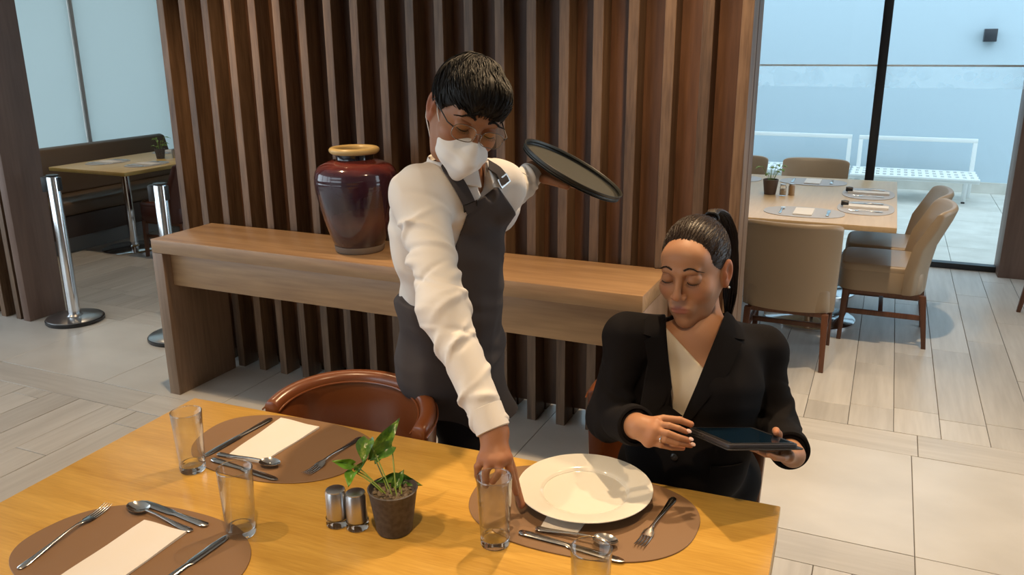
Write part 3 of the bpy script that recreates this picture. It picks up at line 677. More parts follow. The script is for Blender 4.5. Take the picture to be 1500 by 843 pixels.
# ------------------------------------------------------------------ courtyard benches
def bench():
    t=thing('metal_bench','','bench'); m=M['whitemetal']; Lx=1.31; dy=.64
    # perforated seat: a grid of bars leaving square holes
    g=G(); nc=17; ny=3; z0,z1=.285,.303; cx=(Lx-.06)/nc; cy=(dy-.05)/ny
    for i in range(nc+1): x=.03+i*cx; g.box(x-.018,x+.018,.001,dy-.001,z0,z1)
    for j in range(ny+1): yy=.025+j*cy; g.box(0,Lx,yy-.042,yy+.042,z0+.0005,z1+.0005)
    g.build('perforated_seat',m,t)
    G().box(0,Lx,0,.02,.255,.2845).build('seat_rim',m,t)
    G().box(.04,Lx-.02,dy-.02,dy+.025,.63,.675).build('top_rail',m,t,bevel=.003)
    for x in (.04,Lx-.065): G().box(x,x+.045,dy-.02,dy+.025,0,.63).build('back_post',m,t,bevel=.003)
    for x in (.10,Lx-.14):
        G().box(x,x+.045,.21,.255,.02,.2845).build('leg',m,t,bevel=.003); G().box(x,x+.045,.255,dy-.021,.25,.284).build('side_rail',m,t)
        G().box(x+.004,x+.041,.214,.251,0,.02).build('foot',M['blackplastic'],t)
    return t
b0=bench(); place(b0,(-.335,10.19,0),0,'white perforated metal bench against the blue wall, right one','white courtyard benches')
b1=copy_tree(b0); place(b1,(-1.665,10.21,0),0,'white perforated metal bench against the blue wall, left one','white courtyard benches')

# ------------------------------------------------------------------ implicit surfaces (smooth bodies)
F32=np.float32
def smin(a,b,k):
    if k<=0: return np.minimum(a,b)
    h=np.maximum(k-np.abs(a-b),0)/k; return np.minimum(a,b)-h*h*k*.25
def smax(a,b,k): return -smin(-a,-b,k)
def cap(P,a,b,ra,rb):
    a=np.array(a,F32); b=np.array(b,F32); ab=b-a; h=np.clip(((P-a)@ab)/(ab@ab+1e-9),0,1)
    return np.linalg.norm(P-a-h[:,None]*ab,axis=1)-(ra+(rb-ra)*h)
def ell(P,c,r,R=None):
    q=P-np.array(c,F32)
    if R is not None: q=q@np.array(R,F32)
    r=np.array(r,F32); k0=np.linalg.norm(q/r,axis=1); k1=np.linalg.norm(q/(r*r),axis=1)+1e-9
    return k0*(k0-1)/k1
def frame(fwd,up=(0,0,1)):
    y=np.array(fwd,float); y/=np.linalg.norm(y); u=np.array(up,float); x=np.cross(y,u); x/=np.linalg.norm(x); return np.stack([x,y,np.cross(x,y)],1)
def union(P,prims):
    d=None
    for p in prims:
        k=p[-1]
        if p[0]=='c': v=cap(P,*p[1:5])
        elif p[0]=='e': v=ell(P,p[1],p[2],p[3])
        d=v if d is None else smin(d,v,k)
    return d
def wob(P,ks,seed=0,amp=1.):
    """cheap smooth pseudo noise: warped sines"""
    r=np.random.RandomState(seed); o=0; 
    for k in ks:
        ph=r.rand(6)*6.28; dr=r.normal(size=(3,3)); dr/=np.linalg.norm(dr,axis=1)[:,None]; dr=dr.astype(F32)
        wv=np.sin(P@dr[1]*k*.6+ph[1])*1.2+np.sin(P@dr[2]*k*.45+ph[2])
        o=o+np.sin(P@dr[0]*k+wv+ph[0])
    return (o/len(ks)*amp).astype(F32)
def nets(fn,lo,hi,h):
    lo=np.array(lo,float); hi=np.array(hi,float); n=np.ceil((hi-lo)/h).astype(int)+1; c=4; nc=(n+c-1)//c+1
    ax=[lo[i]+np.arange(nc[i])*h*c for i in range(3)]
    Pc=np.stack(np.meshgrid(*ax,indexing='ij'),-1).reshape(-1,3).astype(F32); fc=fn(Pc).reshape(nc)
    near=np.abs(fc)<h*c*2.3
    nf=nc*c; F=np.repeat(np.repeat(np.repeat(fc,c,0),c,1),c,2).astype(F32)
    mk=np.zeros_like(near)
    mk|=near
    for a in range(3):
        s=np.roll(near,1,a); sl=[slice(None)]*3; sl[a]=0; s[tuple(sl)]=False; mk|=s
        s=np.roll(near,-1,a); sl[a]=-1; s[tuple(sl)]=False; mk|=s
    MK=np.repeat(np.repeat(np.repeat(mk,c,0),c,1),c,2); I=np.argwhere(MK)
    P=(lo+I*h).astype(F32); vals=np.empty(len(P),F32)
    for s in range(0,len(P),400000): vals[s:s+400000]=fn(P[s:s+400000])
    F[MK]=vals
    S=F<0; sx,sy,sz=np.array(F.shape)-1
    cnt=np.zeros((sx,sy,sz),np.int8)
    for dx in (0,1):
        for dy in (0,1):
            for dz in (0,1): cnt+=S[dx:sx+dx,dy:sy+dy,dz:sz+dz]
    C=np.argwhere((cnt>0)&(cnt<8)); idx=np.full((sx,sy,sz),-1,np.int64); idx[tuple(C.T)]=np.arange(len(C))
    acc=np.zeros((len(C),3)); num=np.zeros(len(C))
    cor=[(a,b,d) for a in (0,1) for b in (0,1) for d in (0,1)]
    for a in cor:
        for b in cor:
            if sum(b)-sum(a)==1 and all(q>=p for p,q in zip(a,b)):
                fa=F[C[:,0]+a[0],C[:,1]+a[1],C[:,2]+a[2]]; fb=F[C[:,0]+b[0],C[:,1]+b[1],C[:,2]+b[2]]
                m=(fa<0)!=(fb<0); t=np.where(m,fa/(fa-fb+1e-12),0); q=np.array(a)+t[:,None]*(np.array(b)-np.array(a)); acc+=q*m[:,None]; num+=m
    V=lo+(C+acc/num[:,None])*h; Q=[]
    for a in range(3):
        b,d=(a+1)%3,(a+2)%3; sl0=[slice(1,None)]*3; sl1=[slice(1,None)]*3; sl0[a]=slice(0,-1); 
        S0=S[tuple(sl0)]; S1=S[tuple(sl1)]; E=np.argwhere(S0!=S1); base=E.copy(); base[:,b]+=1; base[:,d]+=1
        ok=np.all(base<np.array([sx,sy,sz]),axis=1)&(base[:,b]>0)&(base[:,d]>0); E=E[ok]; base=base[ok]
        def gi(db,dd): q=base.copy(); q[:,b]-=db; q[:,d]-=dd; return idx[tuple(q.T)]
        q=np.stack([gi(1,1),gi(0,1),gi(0,0),gi(1,0)],1); s=S[tuple(base.T)]
        q[~s]=q[~s][:,::-1]; Q.append(q)
    Q=np.concatenate(Q); Q=Q[np.all(Q>=0,axis=1)]
    return V,Q
def fast_mesh(name,V,Q,mat,parent=None,cols=None,smooth=True):
    me=bpy.data.meshes.new(name); me.vertices.add(len(V)); me.vertices.foreach_set('co',V.astype(F32).ravel())
    me.loops.add(Q.size); me.loops.foreach_set('vertex_index',Q.astype(np.int32).ravel()); me.polygons.add(len(Q))
    me.polygons.foreach_set('loop_start',np.arange(0,Q.size,4,dtype=np.int32)); me.polygons.foreach_set('loop_total',np.full(len(Q),4,np.int32))
    me.update(calc_edges=True); me.validate(); me.polygons.foreach_set('use_smooth',[smooth]*len(me.polygons))
    me.materials.append(mat)
    if cols is not None:
        a=me.color_attributes.new('Col','FLOAT_COLOR','POINT'); c=np.ones((len(V),4),F32); c[:,:3]=cols; a.data.foreach_set('color',c.ravel())
    return link(bpy.data.objects.new(name,me),parent)
def sdf_obj(name,fn,lo,hi,h,mat,parent=None,colfn=None):
    V,Q=nets(fn,lo,hi,h); return fast_mesh(name,V,Q,mat,parent,colfn(V) if colfn else None)
def bounds(pts,pad): p=np.array(pts); return p.min(0)-pad,p.max(0)+pad
def grad(fn,p,e=.002):
    p=np.array(p,F32); Q=np.stack([p]+[p+s*np.eye(3,dtype=F32)[a]*e for a in range(3) for s in (1,-1)]).astype(F32); v=fn(Q); g=np.array([v[1]-v[2],v[3]-v[4],v[5]-v[6]]); return v[0],g/(np.linalg.norm(g)+1e-9)
def snap(fn,p,off=0,it=5):
    p=np.array(p,float)
    for _ in range(it): v,g=grad(fn,p); p=p-g*(v-off)*.9
    return p,grad(fn,p)[1]
def hit(fn,a,b,n=400):
    t=np.linspace(0,1,n)[:,None]; P=(np.array(a)*(1-t)+np.array(b)*t).astype(F32); f=fn(P); i=np.argmax(f<.001) if (f<.001).any() else int(np.argmin(f)); return P[i].astype(float)
def ribbon(name,fn,pts,width,thick,mat,parent,off=.001,n=24,wmul=None):
    pts=[np.array(p,float) for p in pts]; seg=np.array([0]+[np.linalg.norm(b-a) for a,b in zip(pts,pts[1:])]).cumsum(); seg/=seg[-1]
    S=[]; 
    for t in np.linspace(0,1,n): i=min(np.searchsorted(seg,t,side='right')-1,len(pts)-2); u=(t-seg[i])/(seg[i+1]-seg[i]); S.append(snap(fn,pts[i]*(1-u)+pts[i+1]*u,off))
    C=[s[0] for s in S]; vs=[]
    for i,(p,nn) in enumerate(S):
        t=C[min(i+1,n-1)]-C[max(i-1,0)]; t/=np.linalg.norm(t)+1e-9; sd=np.cross(t,nn); sd/=np.linalg.norm(sd)+1e-9; w_=width*(wmul(i/(n-1)) if wmul else 1)
        for a,b in ((-1,0),(0,0),(1,0),(1,1),(0,1),(-1,1)):
            q=p+sd*w_*.5*a; 
            if a: q=snap(fn,q,off,2)[0]
            vs.append(q+nn*thick*b)
    fs=[(i*6+k,i*6+(k+1)%6,(i+1)*6+(k+1)%6,(i+1)*6+k) for i in range(n-1) for k in range(6)]+[tuple(range(5,-1,-1)),tuple((n-1)*6+k for k in range(6))]
    return G().add(vs,fs).build(name,mat,parent,smooth=True,auto=50)

# ---- head ---------------------------------------------------------
def head_basis(yaw,pitch,roll):
    """face axis relative to the camera: yaw to image right, pitch down; columns x (image right), y (face), z (up)"""
    R,U,B=CAMR,CAMU,-CAMF; cy,sy=math.cos(yaw),math.sin(yaw); X=cy*R-sy*B; Y=sy*R+cy*B; cp,sp=math.cos(pitch),math.sin(pitch)
    Y2=cp*Y-sp*U; Z=sp*Y+cp*U; cr,sr=math.cos(roll),math.sin(roll); X3=cr*X+sr*Z; Z3=-sr*X+cr*Z; return np.stack([X3,Y2,Z3],1)
def head_sdf(female):
    jw=.034 if female else .045
    ps=[('e',(0,-.014,.032),(.072,.090,.083),None,0),('e',(0,.030,-.022),(.060,.062,.080),None,.03),('e',(0,.040,-.072),(jw,.043,.034),None,.03),
        ('e',(0,.072,-.098),(.018,.016,.016),None,.03),('e',(0,.062,.050),(.052,.034,.034),None,.03)]
    for s in (-1,1):
        ps += [('e',(s*.038,.058,-.022),(.026,.028,.026),None,.02),('c',(s*(.050 if female else .055),-.002,-.035),(s*(.034 if female else .042),.038,-.085),.014 if female else .016,.011 if female else .014,.03)]
    def fn(P):
        A=P.copy(); d=union(P,ps)
        for s in (-1,1):
            d=smax(d,-ell(P,(s*.031,.104,.012),(.019,.017,.012)),.016)
        d=smin(d,cap(P,(-.040,.085,.031),(-.010,.0945,.027),.005,.006),.014); d=smin(d,cap(P,(.040,.085,.031),(.010,.0945,.027),.005,.006),.014)
        for s in (-1,1): d=smin(d,ell(P,(s*.0315,.0795,.011),(.0165,.0155,.0145)),.003)
        # lid crease and lash furrow
        for s in (-1,1): d=smax(d,-cap(P,(s*.018,.0945,.0225),(s*.045,.087,.0215),.0012,.0012),.003)
        d=smin(d,cap(P,(0,.089,.020),(0,.111,-.022),.0065,.0088),.012); d=smin(d,ell(P,(0,.1125,-.026),(.0092,.0085,.0082)),.008)
        for s in (-1,1):
            d=smin(d,ell(P,(s*.0125,.1015,-.029),(.0072,.0090,.0068)),.006); d=smax(d,-ell(P,(s*.0065,.1075,-.0365),(.0038,.005,.003)),.003)
        d=smin(d,ell(P,(0,.0865,-.060),(.030,.014,.018)),.015)
        d=smin(d,ell(P,(-.0095,.0950,-.0568),(.0155,.0062,.0043)),.005); d=smin(d,ell(P,(.0095,.0950,-.0568),(.0155,.0062,.0043)),.005)
        d=smin(d,ell(P,(0,.0945,-.0668),(.0200,.0062,.0056)),.006)
        d=smax(d,-cap(P,(-.022,.100,-.0612),(0,.1050,-.0618),.0009,.0012),.003); d=smax(d,-cap(P,(.022,.100,-.0612),(0,.1050,-.0618),.0009,.0012),.003)
        d=smax(d,-ell(P,(0,.1035,-.0785),(.014,.005,.004)),.01)
        for s in (-1,1):
            c,sn=math.cos(.35*s),math.sin(.35*s); R=np.array([[c,-sn,0],[sn,c,0],[0,0,1]],F32); tl=np.array([[1,0,0],[0,math.cos(.25),-math.sin(.25)],[0,math.sin(.25),math.cos(.25)]],F32)
            e=ell(P,(s*.0785,-.010,-.002),(.0085,.018,.031),R@tl); e=smax(e,-ell(P,(s*.0875,-.006,.0),(.0085,.0105,.021),R@tl),.004); e=smin(e,ell(P,(s*.079,.002,-.006),(.005,.004,.008)),.004); e=smin(e,ell(P,(s*.076,-.004,-.030),(.006,.008,.008)),.006)
            d=smin(d,e,.008)
        return d
    return fn
def face_cols(L,skin,female):
    c=np.tile(np.array(skin),(len(L),1)); x,y,z=L.T; ax=np.abs(x)
    def bl(m,col): 
        nonlocal c; m=np.clip(m,0,1)[:,None]; c=c*(1-m)+np.array(col)*m
    bl(.45*np.exp(-(((ax-.042)/.018)**2+((z+.022)/.018)**2))*(y>.03),(skin[0]*1.02,skin[1]*.72,skin[2]*.66))
    bl(.45*np.exp(-((x/.013)**2+((z+.026)/.012)**2))*(y>.09),(skin[0]*1.0,skin[1]*.72,skin[2]*.66))
    bl(.5*(ax>.074)*1.,(skin[0]*1.05,skin[1]*.62,skin[2]*.55))
    if female:
        lip=np.clip(1.5-(np.abs(x)/.022)**2-((z+.0615)/.0105)**2,0,1)*(y>.094); bl(lip*.8,(.30,.095,.075)); bl(.45*np.exp(-(((ax-.0315)/.016)**2+((z-.016)/.007)**2))*(y>.07),(skin[0]*.5,skin[1]*.4,skin[2]*.4))
    else: bl(.5*np.exp(-(((ax-.0315)/.016)**2+((z-.014)/.008)**2))*(y>.07),(skin[0]*.6,skin[1]*.48,skin[2]*.45))
    return c
def tubes(name,paths,rad,mat,parent,n=4,taper=True):
    g=G()
    for p in paths:
        m=len(p); r=[rad*(math.sin(PI*(.12+.86*i/(m-1)))**.6 if taper else 1) for i in range(m)]; g.tube(p,r,n)
    return g.build(name,mat,parent,smooth=True,auto=False,fix=False)
def to_world(B,c,pts): return [np.array(c)+B@np.array(p) for p in pts]
def face_details(parent,B,c,female,m_hair):
    for s in (-1,1):
        # eyebrow: many short hairs on a soft arc
        ps=[]; hfn=head_sdf(female); yk=[snap(hfn,A3(s*(.013+.034*u),.1,.036),0,4)[0][1] for u in np.linspace(0,1,12)]
        for k in range(60):
            u=k/45; x=s*(.013+.034*u); z=.0345+.006*math.sin(PI*min(1,u*1.15))-(.004*u if not female else .002*u); y=np.interp(u,np.linspace(0,1,12),yk)-.0006
            for q in range(3):
                zz=z+rng.uniform(-.0026,.0026)*(1-.6*u)*(1.2 if not female else .8); a=np.array((x,y+.0008,zz)); b=a+np.array((s*.0055,-.0014*u-.0003,.0016*(1-u)-.0008)); v,g_=0,0
                ps.append(to_world(B,c,[a,(a+b)/2+np.array((0,.0006,0)),b]))
        tubes('eyebrow',ps,.00075,m_hair,parent,3)
        ps=[]; 
        for k in range(15):
            u=-1+2*k/14; ang=u*.95; x=s*.0315+.0170*math.sin(ang); y=.0795+.0162*math.cos(ang); z=.0035-.0025*(1-u*u)
            ps.append(np.array((x,y,z)))
        tubes('lash_line',[to_world(B,c,ps)],.0017,m_hair,parent,5)
        la=[to_world(B,c,[p,p+np.array(((p[0]-s*.0315)*.15,.004,-.0035)),p+np.array(((p[0]-s*.0315)*.3,.0075,-.0045))]) for p in ps for _ in (0,)]
        tubes('eyelashes',la,.00045,m_hair,parent,3)
def strands(parent,name,fn,B,c,roots,flow,length,rad,mat,lift=.0015,seg=7,n=3,jit=.35):
    """hair locks that creep along the cap surface; fn in head space"""
    g=G(); P=np.array(roots,F32)
    pts=[P.copy()]; 
    def gr(P):
        e=.0015; o=np.empty_like(P); f0=fn(P)
        for a in range(3): q=P.copy(); q[:,a]+=e; o[:,a]=(fn(q)-f0)/e
        return f0,o/(np.linalg.norm(o,axis=1)[:,None]+1e-9)
    f,nn=gr(P); P=P-nn*(f-lift*.2)[:,None]
    pts=[P.copy()]; step=(length/seg)[:,None] if hasattr(length,'__len__') else length/seg; J=rng.normal(size=P.shape)*jit
    for i in range(seg):
        f,nn=gr(P); d=flow(P)+J*(.5+.5*i/seg); d-=nn*np.sum(d*nn,1)[:,None]; d/=np.linalg.norm(d,axis=1)[:,None]+1e-9
        P=P+d*step; f,nn=gr(P); P=P-nn*(f-lift*(.3+.9*(i+1)/seg))[:,None]; pts.append(P.copy())
    A=np.stack(pts,1) # (N,seg+1,3)
    for k in range(len(A)):
        w=[np.array(c)+B@p for p in A[k]]; r=[rad*(1-.85*(i/seg)**1.5) for i in range(seg+1)]; g.tube(w,r,n,cap=False)
    return g.build(name,mat,parent,smooth=True,auto=False,fix=False)

def skin_mat(name): 
    m=mat(name,(.5,.3,.2),.5,sss=.18,spec=.35); attr_col(m); N,L,b=nodes(m); tc=N.new('ShaderNodeTexCoord'); n=N.new('ShaderNodeTexNoise'); n.inputs['Scale'].default_value=420; L.new(tc.outputs['Object'],n.inputs[0]); bp=N.new('ShaderNodeBump'); bp.inputs['Strength'].default_value=.12; bp.inputs['Distance'].default_value=.0006; L.new(n.outputs[0],bp.inputs['Height']); L.new(bp.outputs[0],b.inputs['Normal']); return m
M['skin_m']=skin_mat('skin_warm_brown'); M['skin_f']=skin_mat('skin_light_olive')
M['hair_black']=mat('black_hair',(.009,.007,.006),.55,spec=.25); M['hair_brown']=mat('dark_brown_hair',(.024,.012,.007),.42,spec=.4)
M['shirt']=bumpy(mat('white_cotton_shirt',(.74,.71,.68),.85),900,.12,.0004); M['apron']=bumpy(mat('charcoal_apron_cloth',(.066,.058,.060),.92,spec=.2),900,.25,.0005)
M['trousers']=bumpy(mat('black_trouser_cloth',(.012,.011,.014),.9,spec=.15),900,.2,.0005); M['shoe']=mat('black_leather_shoe',(.012,.011,.011),.3)
M['mask']=mat('white_face_mask',(.78,.77,.76),.85); M['jacket']=bumpy(mat('black_blazer_cloth',(.009,.0078,.0085),.9,spec=.12),900,.25,.0005)
M['top']=bumpy(mat('cream_knit_top',(.68,.60,.48),.85),600,.2,.0005); M['nail']=mat('pale_nail_polish',(.72,.50,.44),.2); M['silver']=mat('silver',(.8,.8,.8),.15,1)
M['button']=mat('black_button',(.02,.02,.022),.2)

def hand_prims(wrist,wr,knuckles,fingers,thumb,rp=.0125,pk=.012):
    """wrist point, knuckle points, finger joint chains (start at the knuckle), thumb chain (starts in the palm)"""
    ps=[]
    for kx in knuckles: ps.append(('c',wrist,kx,wr*.62,rp,pk))
    for i in range(len(knuckles)-1): ps.append(('c',knuckles[i],knuckles[i+1],rp*.95,rp*.95,pk*.8))
    return ps
def hand_fn(wrist,wr,knuckles,fingers,thumb,rf=.0088,arm=None,seed=1):
    base=hand_prims(wrist,wr,knuckles,fingers,thumb)
    if arm is not None: base.append(('c',arm,wrist,wr*1.12,wr*.86,.02))
    fs=[]
    for j,ch in enumerate(fingers):
        m=len(ch)-1; r=[rf*(1.08-.10*i) for i in range(m+1)]
        fs.append([('c',ch[i],ch[i+1],r[i],r[i+1],.0015) for i in range(m)])
    m=len(thumb)-1; rt=[rf*1.55,rf*1.25,rf*1.1,rf*.98][:m+1]
    tp=[('c',thumb[i],thumb[i+1],rt[i],rt[i+1],.002) for i in range(m)]
    def fn(P):
        d=union(P,base)
        for f in fs: d=smin(d,union(P,f),.0045)
        d=smin(d,union(P,tp),.008); return d
    pts=[wrist]+list(knuckles)+[p for f in fingers for p in f]+list(thumb)+([arm] if arm is not None else [])
    return fn,bounds(pts,.03)
def merge_mesh(name,parts,mat,parent):
    """parts: (V,Q,cols) -> one mesh"""
    off=0; VV=[];QQ=[];CC=[]
    for V,Q,c in parts: VV.append(V); QQ.append(Q+off); CC.append(c); off+=len(V)
    return fast_mesh(name,np.concatenate(VV),np.concatenate(QQ),mat,parent,np.concatenate(CC))
def flatcol(V,skin,tips=(),amt=.5):
    c=np.tile(np.array(skin),(len(V),1))
    for t in tips: m=(amt*np.exp(-(np.linalg.norm(V-np.array(t),axis=1)/.013)**2))[:,None]; c=c*(1-m)+np.array((skin[0]*1.08,skin[1]*.68,skin[2]*.62))*m
    return c
A3=lambda *p: np.array(p,float)
def lerp(a,b,t): return np.array(a)*(1-t)+np.array(b)*t

# =================================================================== WAITER
wa=thing('person','standing waiter in white shirt, grey apron, face mask and glasses, reaching to the plate','person',(-1.08,2.12,0))
SKM=(.32,.145,.072)
HB=head_basis(math.radians(20),math.radians(38),math.radians(-12)); HCN=np.array((-0.9136,1.7777,1.5899)); HS=1.05; HBS=HB*HS
hf=head_sdf(False)
V,Q=nets(hf,(-.1,-.12,-.14),(.1,.135,.13),.0022); parts=[(HCN+V@HBS.T,Q,face_cols(V,SKM,False))]
tb=frame(.83*CAMR*A3(1,1,0)-.56*CAMF*A3(1,1,0),(0,0,1))
neck0=(-0.9490,1.8024,1.4322)
SR=np.array((-1.0034,1.7105,1.3997)); SL=np.array((-0.9044,1.9238,1.3923)); ER=np.array((-0.8671,1.5528,1.1816)); WR=np.array((-0.7051,1.4743,0.9429)); EL=np.array((-0.9880,2.1041,1.2885)); WL=np.array((-0.9016,2.2966,1.3403))
TC=np.array((-0.8537,2.3537,1.3799)); TN=.93*(.50*CAMR+.866*CAMU)-.34*CAMF; TN/=np.linalg.norm(TN)
TX=np.array(CAMR)*.876-np.array(CAMU)*.481; TX-=TN*(TX@TN); TX/=np.linalg.norm(TX); TY=np.cross(TN,TX)
def tp_(u,v,wn=-.022): return TC+TX*u+TY*v+TN*wn
WLH=tp_(-.100,-.055,-.05); WL=WLH
CH=np.array((-1.0305,1.8836,1.2656)); AB=np.array((-1.0762,1.9731,1.0754)); HP=np.array((-1.1180,2.0477,0.8686))
lean=np.array(CH)-np.array(HP); tf=frame(tb[:,1],lean)   # torso frame: x side, y front, z up
torso=[('e',CH,(.160,.108,.19),tf,0),('e',AB,(.140,.105,.16),tf,.08),('e',HP,(.158,.112,.14),tf,.08),('c',SR,SL,.058,.056,.06),('c',lerp(SR,SL,.5)+A3(0,0,.02),neck0,.07,.055,.05)]
tors=lambda P: union(P,torso)
armR=[('c',SR,ER,.050,.042,0),('c',ER,WR,.042,.031,.03)]; armL=[('c',SL,EL,.048,.040,0),('c',EL,WL,.040,.030,.03)]
skinf=lambda P: smin(smin(union(P,torso[:3]+torso[4:])+.004,union(P,armR)+.009,.03),smin(union(P,armL)+.009,cap(P,neck0,HCN+HB@A3(0,-.03,-.04),.054,.052),.03),.03)
lo,hi=bounds([SR,SL,ER,WR,EL,WL,CH,HP,HCN],.17); V,Q=nets(skinf,lo,hi,.009); parts.append((V,Q,flatcol(V,SKM)))
# right hand closing on the plate rim
K=[(-0.6634,1.4459,0.9033),(-0.6735,1.4297,0.9026),(-0.6913,1.4267,0.9003),(-0.7111,1.4311,0.8989)]
FR=[[K[0],(-0.6539,1.4420,0.8782),(-0.6492,1.4488,0.8464),(-0.6459,1.4556,0.8205)],[K[1],(-0.6660,1.4132,0.8869),(-0.6713,1.4107,0.8758),(-0.6807,1.4132,0.8612)],[K[2],(-0.6944,1.4093,0.8859),(-0.6958,1.4082,0.8668),(-0.6988,1.4170,0.8453)],[K[3],(-0.7172,1.4165,0.8870),(-0.7180,1.4172,0.8654),(-0.7195,1.4292,0.8408)]]
TH=[(-0.6879,1.4787,0.9150),(-0.6702,1.4888,0.8510),(-0.6597,1.4903,0.8055),(-0.6447,1.4819,0.7763)]
f,(lo,hi)=hand_fn(WR+A3(0,0,0),.034,K,FR,TH,.0088,lerp(ER,WR,.85)); V,Q=nets(f,lo,hi,.0022); parts.append((V,Q,flatcol(V,SKM,[x[-1] for x in FR]+[TH[-1]]+K,.45)))
# left hand under the tray
KL=[tp_(-.035,-.055,-.03),tp_(-.030,-.035,-.028),tp_(-.030,-.014,-.028),tp_(-.035,.006,-.03)]
FL=[[KL[0],tp_(-.005,-.062,-.027),tp_(.015,-.066,-.024),tp_(.033,-.068,-.021)],[KL[1],tp_(.005,-.035,-.026),tp_(.028,-.035,-.022),tp_(.045,-.034,-.02)],[KL[2],tp_(.003,-.008,-.026),tp_(.026,-.004,-.022),tp_(.042,0,-.02)],[KL[3],tp_(-.008,.017,-.026),tp_(.01,.024,-.023),tp_(.024,.03,-.021)]]
TL=[tp_(-.060,-.085,-.045),tp_(-.035,-.105,-.035),tp_(-.012,-.118,-.028),tp_(.01,-.126,-.022)]
f,(lo,hi)=hand_fn(WLH,.034,KL,FL,TL,.0088,lerp(EL,WLH,.8)); V,Q=nets(f,lo,hi,.003); parts.append((V,Q,flatcol(V,SKM)))
armL=[('c',SL,EL,.048,.040,0),('c',EL,WLH,.040,.030,.03)]
merge_mesh('body',parts,M['skin_m'],wa)
face_details(wa,HBS,HCN,False,M['hair_black'])
# shirt
aR=(WR-ER)/np.linalg.norm(WR-ER); aRu=(ER-SR)/np.linalg.norm(ER-SR)
def folds(P,a,b,amp,freq,seed,tw=2.2):
    ab=np.array(b)-np.array(a); L=np.linalg.norm(ab); ax=(ab/L).astype(F32); q=P-np.array(a,F32); s=q@ax; o=q-s[:,None]*ax; u=np.array(frame(ax,(0,1,.3))[:,0],F32); v=np.cross(ax,u).astype(F32); th=np.arctan2(o@v,o@u)
    r=np.random.RandomState(seed); o_=np.zeros(len(P),F32)
    for k in range(int(L*freq*1.1)+3):
        s0=r.uniform(-.02,L+.02); t0=r.uniform(-PI,PI); m=r.choice([-1,1])*r.uniform(.008,.035); sg=r.uniform(.006,.013); wt=r.uniform(.6,1.3); A=r.choice([1,1,-.8])*r.uniform(.35,.8)
        dt=(th-t0+PI)%(2*PI)-PI; ds=s-s0-m*dt; o_+=A*np.exp(-(ds/sg)**2-(dt/wt)**2)
    return amp*o_
def shirt_fn(P):
    t=tors(P)-.015-.004*wob(P,[18,31],3)-.003*(1-np.abs(wob(P*np.array((1.,1.,.5),F32),[34],19)))-.0018*wob(P*np.array((.8,.8,1.3),F32),[75],23)
    fold=folds(P,SR,ER,.016,62,4); r=smin(cap(P,SR,ER,.060,.052)-fold,cap(P,ER,WR,.052,.036)-folds(P,ER,WR,.012,82,9),.03)
    l=smin(cap(P,SL,EL,.060,.052),cap(P,EL,lerp(EL,WLH,.97),.050,.034),.03)-folds(P,EL,WLH,.011,80,6)
    d=smin(smin(t,r,.035),l,.035)
    end=(P-np.array(lerp(ER,WR,.96),F32))@aR.astype(F32); d=smax(d,np.where(np.linalg.norm(P-WR.astype(F32),axis=1)<.12,end,-1),.004)
    aL=(WLH-EL)/np.linalg.norm(WLH-EL); end=(P-np.array(lerp(EL,WLH,.95),F32))@aL.astype(F32); d=smax(d,np.where(np.linalg.norm(P-WLH.astype(F32),axis=1)<.12,end,-1),.004)
    nk=cap(P,neck0,HCN+HB@A3(0,-.02,-.05),.062,.075); vv=cap(P,np.array(neck0)+tf@A3(0,.05,.015),np.array(neck0)+tf@A3(0,.12,-.09),.03,.006)
    d=smax(d,-smin(nk-.0,vv,.01),.004)
    hem=((P-np.array(HP,F32))@tf.astype(F32))[:,2]; return np.maximum(d,-(hem+.0))
lo,hi=bounds([SR,SL,ER,WR,EL,WLH,CH,HP,neck0],.19); shirt=sdf_obj('shirt',shirt_fn,lo,hi,.0048,M['shirt'],wa)
# collar
g=G()
nd=(HCN+HB@A3(0,-.03,-.05))-np.array(neck0); nd/=np.linalg.norm(nd); nf=frame(tf[:,1],nd)
vs=[]; n=40
for i in range(n+1):
    th=math.radians(90+16+(360-32)*i/n); c,s=math.cos(th),math.sin(th); e=abs(i/n-.5)*2
    for r,z in ((.064,.0),(.067,.050-.014*e),(.0715,.052-.014*e),(.086,.004-.020*e**4),(.082,.001-.020*e**4),(.070,.040-.014*e)):
        vs.append(np.array(neck0)+nf@A3(r*c*1.02,r*s*1.04,z+.006))
R=6; collar=G().add(vs,[(i*R+k,i*R+(k+1)%R,(i+1)*R+(k+1)%R,(i+1)*R+k) for i in range(n) for k in range(R)]+[tuple(range(R)),tuple(n*R+k for k in range(R-1,-1,-1))]).build('collar',M['shirt'],shirt,bevel=.0015,seg=2,auto=60)
# cuff on the reaching arm
cf=frame(aR,(0,0,1)); cv=[]
def cuff(name,e,w_,ax,parent,r0,r1,L):
    g=G(); u=frame(ax,(0,0,1)); 
    ring=[(r0,-L),(r0+.003,-L+.002),(r1+.003,-.002),(r1,0),(r1-.004,0),(r0-.006,-L)]; vs=[]; n=36
    for a,b in ring:
        for k in range(n): t=2*PI*k/n; vs.append(np.array(w_)+u@A3(a*math.cos(t),b,a*math.sin(t)))
    m=len(ring); g.add(vs,[(i*n+k,i*n+(k+1)%n,((i+1)%m)*n+(k+1)%n,((i+1)%m)*n+k) for i in range(m) for k in range(n)]); return g.build(name,M['shirt'],parent,smooth=True,auto=50)
cuff('cuff',ER,lerp(ER,WR,.985),aR,shirt,.0375,.0355,.055); aL=(WLH-EL)/np.linalg.norm(WLH-EL); cuff('cuff',EL,lerp(EL,WLH,.97),aL,shirt,.037,.035,.05)
